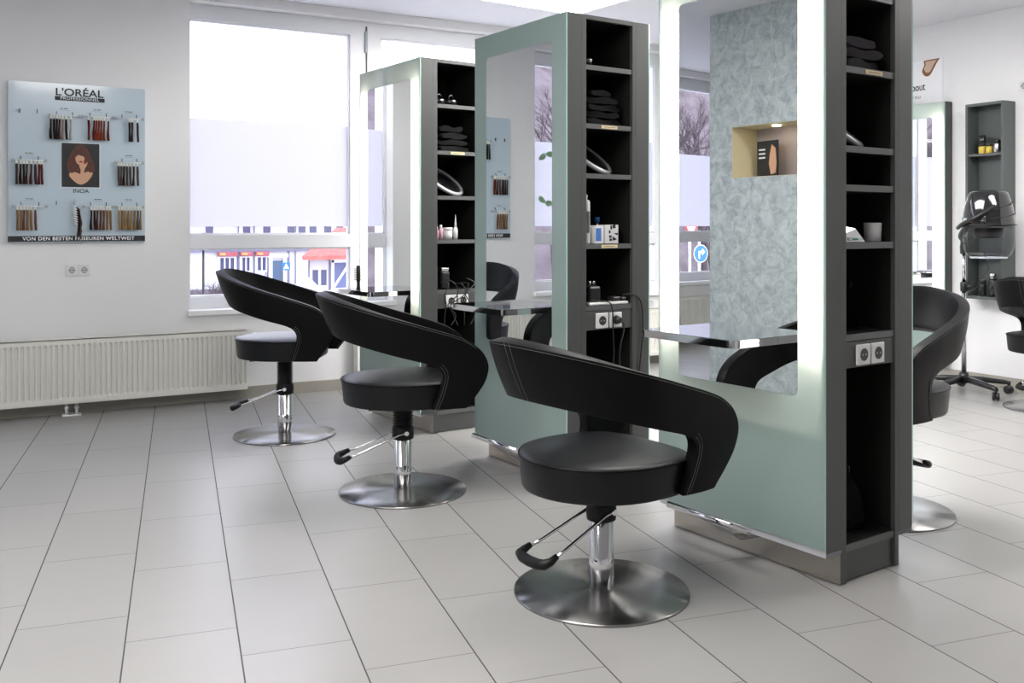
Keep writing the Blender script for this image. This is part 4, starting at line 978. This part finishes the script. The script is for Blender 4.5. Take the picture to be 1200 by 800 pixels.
bark = mat('wintry bark', (.07, .05, .055), .9)
def grow(b, p, d, L, r, depth, spread, rnd):
    q = p+d*L; mid = p+d*L*.5+Vector((rnd.uniform(-1, 1), rnd.uniform(-1, 1), rnd.uniform(-.3, .3)))*L*.06
    b.tube([p, mid, q], [r, r*.85, r*.7], 5 if depth > 2 else 3)
    if depth == 0: return
    for k in range(3 if depth > 1 else 4):
        nd = (d+Vector((rnd.uniform(-1, 1), rnd.uniform(-1, 1), rnd.uniform(-.45, .8)))*spread).normalized()
        grow(b, p+d*L*rnd.uniform(.45, 1), nd, L*rnd.uniform(.6, .8), r*.58, depth-1, spread, rnd)
def tree(name, label, loc, L, depth, seed, group, r=None, spread=.8, stems=1, cat='tree'):
    t = thing(name, label, cat, loc, 0, group); b = MB(); rnd = random.Random(seed)
    for k in range(stems):
        grow(b, Vector((rnd.uniform(-.2, .2)*stems*.3, 0, 0)), Vector((rnd.uniform(-.2, .2)*stems*.5, rnd.uniform(-.1, .1), 1)).normalized(), L, r or L*.06, depth, spread, rnd)
    b.build('branches', bark, t); return t
GS = 'bare shrubs before the left part of the street view'
for k, (x_, y_, L_, lab) in enumerate(((2.72, 13.2, .75, 'bare twiggy shrub at the left window edge'), (3.25, 14.2, .7, 'bare twiggy shrub just right of the window edge'), (3.8, 14.6, .55, 'bare twiggy shrub below the lamp post'))):
    tree('bare_shrub', lab, (x_, y_, gz(y_)), L_, 5, 40+k, GS, .035, .95, 4, 'shrub')
GT = 'bare trees on the slope beyond the left window'
k = 0
for x_, y_, L_, side in ((-7.5, 19, 2.2, 'nearest and slimmest'), (-10.2, 20, 2.5, 'left of the slimmest'), (-12.9, 20.5, 2.7, 'with the widest crown'), (-15.4, 20, 2.6, 'before the brushy slope'), (-18, 21, 2.8, 'with a thick trunk'), (-20.8, 20, 2.8, 'farthest left'), (-24, 23, 2.9, 'at the far end')):
    tree('bare_tree', 'bare winter tree seen in a mirror, %s' % side, (x_, y_, gz(y_)-.2), L_, 6, 60+k, GT, .13, .62); k += 1
b = MB(); g = []; rnd = random.Random(5)
for i in range(9):
    g.append([b.bm.verts.new((-60+4*j, 26+i*2.2+rnd.uniform(-.4, .4), -3+i*2.5+rnd.uniform(-.5, .5))) for j in range(17)])
for a, c in zip(g, g[1:]):
    for i in range(16): b.bm.faces.new((a[i], a[i+1], c[i+1], c[i]))
struct(b.build('hillside', mat('brushy winter slope', (.12, .095, .10), .95, noise=.8, nscale=1.6)))
def rsign(name, label, loc, rz, kind):
    t = thing(name, label, 'road sign', loc, rz)
    b = MB(); b.lathe([(.035, 0), (.035, 2.5)], n=10); b.build('sign_post', 'chrome_soft', t)
    if kind == 'arrow':
        m4 = Matrix.Translation((0, -.05, 2.2)) @ Matrix.Rotation(PI/2, 4, 'X')
        b = MB(); b.lathe([(.205, 0), (.205, .01)], n=32, mtx=m4); b.build('sign_rim', 'print_white', t)
        b = MB(); b.lathe([(.19, .0101), (.19, .014)], n=32, mtx=m4); b.build('sign_disc', mat('sign blue', (.01, .13, .62), .4), t)
        b = MB(); arr = [(.10, -.17), (.05, -.17), (.05, .02), (-.05, .02), (-.05, -.06), (-.18, .06), (-.05, .17), (-.05, .09), (.10, .09)]
        b.prism([(x*.68, y*.68) for x, y in arr], .0145, .018, m4); b.build('white_arrow', 'print_white', t)
    else:
        m4 = Matrix.Translation((0, -.05, 2.2)) @ Matrix.Rotation(PI/2, 4, 'X')
        b = MB(); b.prism([(-.22, .18), (.22, .18), (0, -.19)], 0, .01, m4); b.build('red_triangle', mat('sign red', (.6, .02, .03), .4), t)
        b = MB(); b.prism([(-.13, .13), (.13, .13), (0, -.10)], .0105, .014, m4); b.build('white_triangle', 'print_white', t)
    return t
rsign('direction_sign', 'round blue road sign with a white turning arrow, seen in the nearest mirror', (-12.25, 14, .566-2.2), .2, 'arrow')
rsign('yield_sign', 'red and white triangular road sign above the blue one in the nearest mirror', (-12.22, 14.25, 1.05-2.2), .2, 'tri')

# ------------------------------------------------------------------ sky and camera
w = bpy.data.worlds.new('sky'); SC.world = w; w.use_nodes = True; nt = w.node_tree
bg = nt.nodes['Background']; tc = nt.nodes.new('ShaderNodeTexCoord'); gr = nt.nodes.new('ShaderNodeSeparateXYZ'); nt.links.new(tc.outputs['Generated'], gr.inputs[0])
rp = nt.nodes.new('ShaderNodeValToRGB'); e = rp.color_ramp.elements; e[0].position = 0; e[0].color = (.88, .88, 1, 1); e[1].position = .6; e[1].color = (.72, .78, 1, 1)
nt.links.new(gr.outputs[2], rp.inputs[0]); nt.links.new(rp.outputs[0], bg.inputs[0]); bg.inputs[1].default_value = 3.6
cam = bpy.data.cameras.new('camera'); co = bpy.data.objects.new('camera', cam); C.objects.link(co)
co.location = (0, 0, 1.2); co.rotation_euler = (PI/2, 0, -math.radians(29.0))
cam.sensor_width = 36; cam.lens = 1106.5/1200*36; cam.shift_y = -135.5/1200; cam.clip_end = 400
SC.camera = co
SC.view_settings.view_transform = 'Standard'; SC.view_settings.look = 'None'; SC.view_settings.gamma = 1; SC.view_settings.use_curve_mapping = False
SC.view_settings.exposure = .55
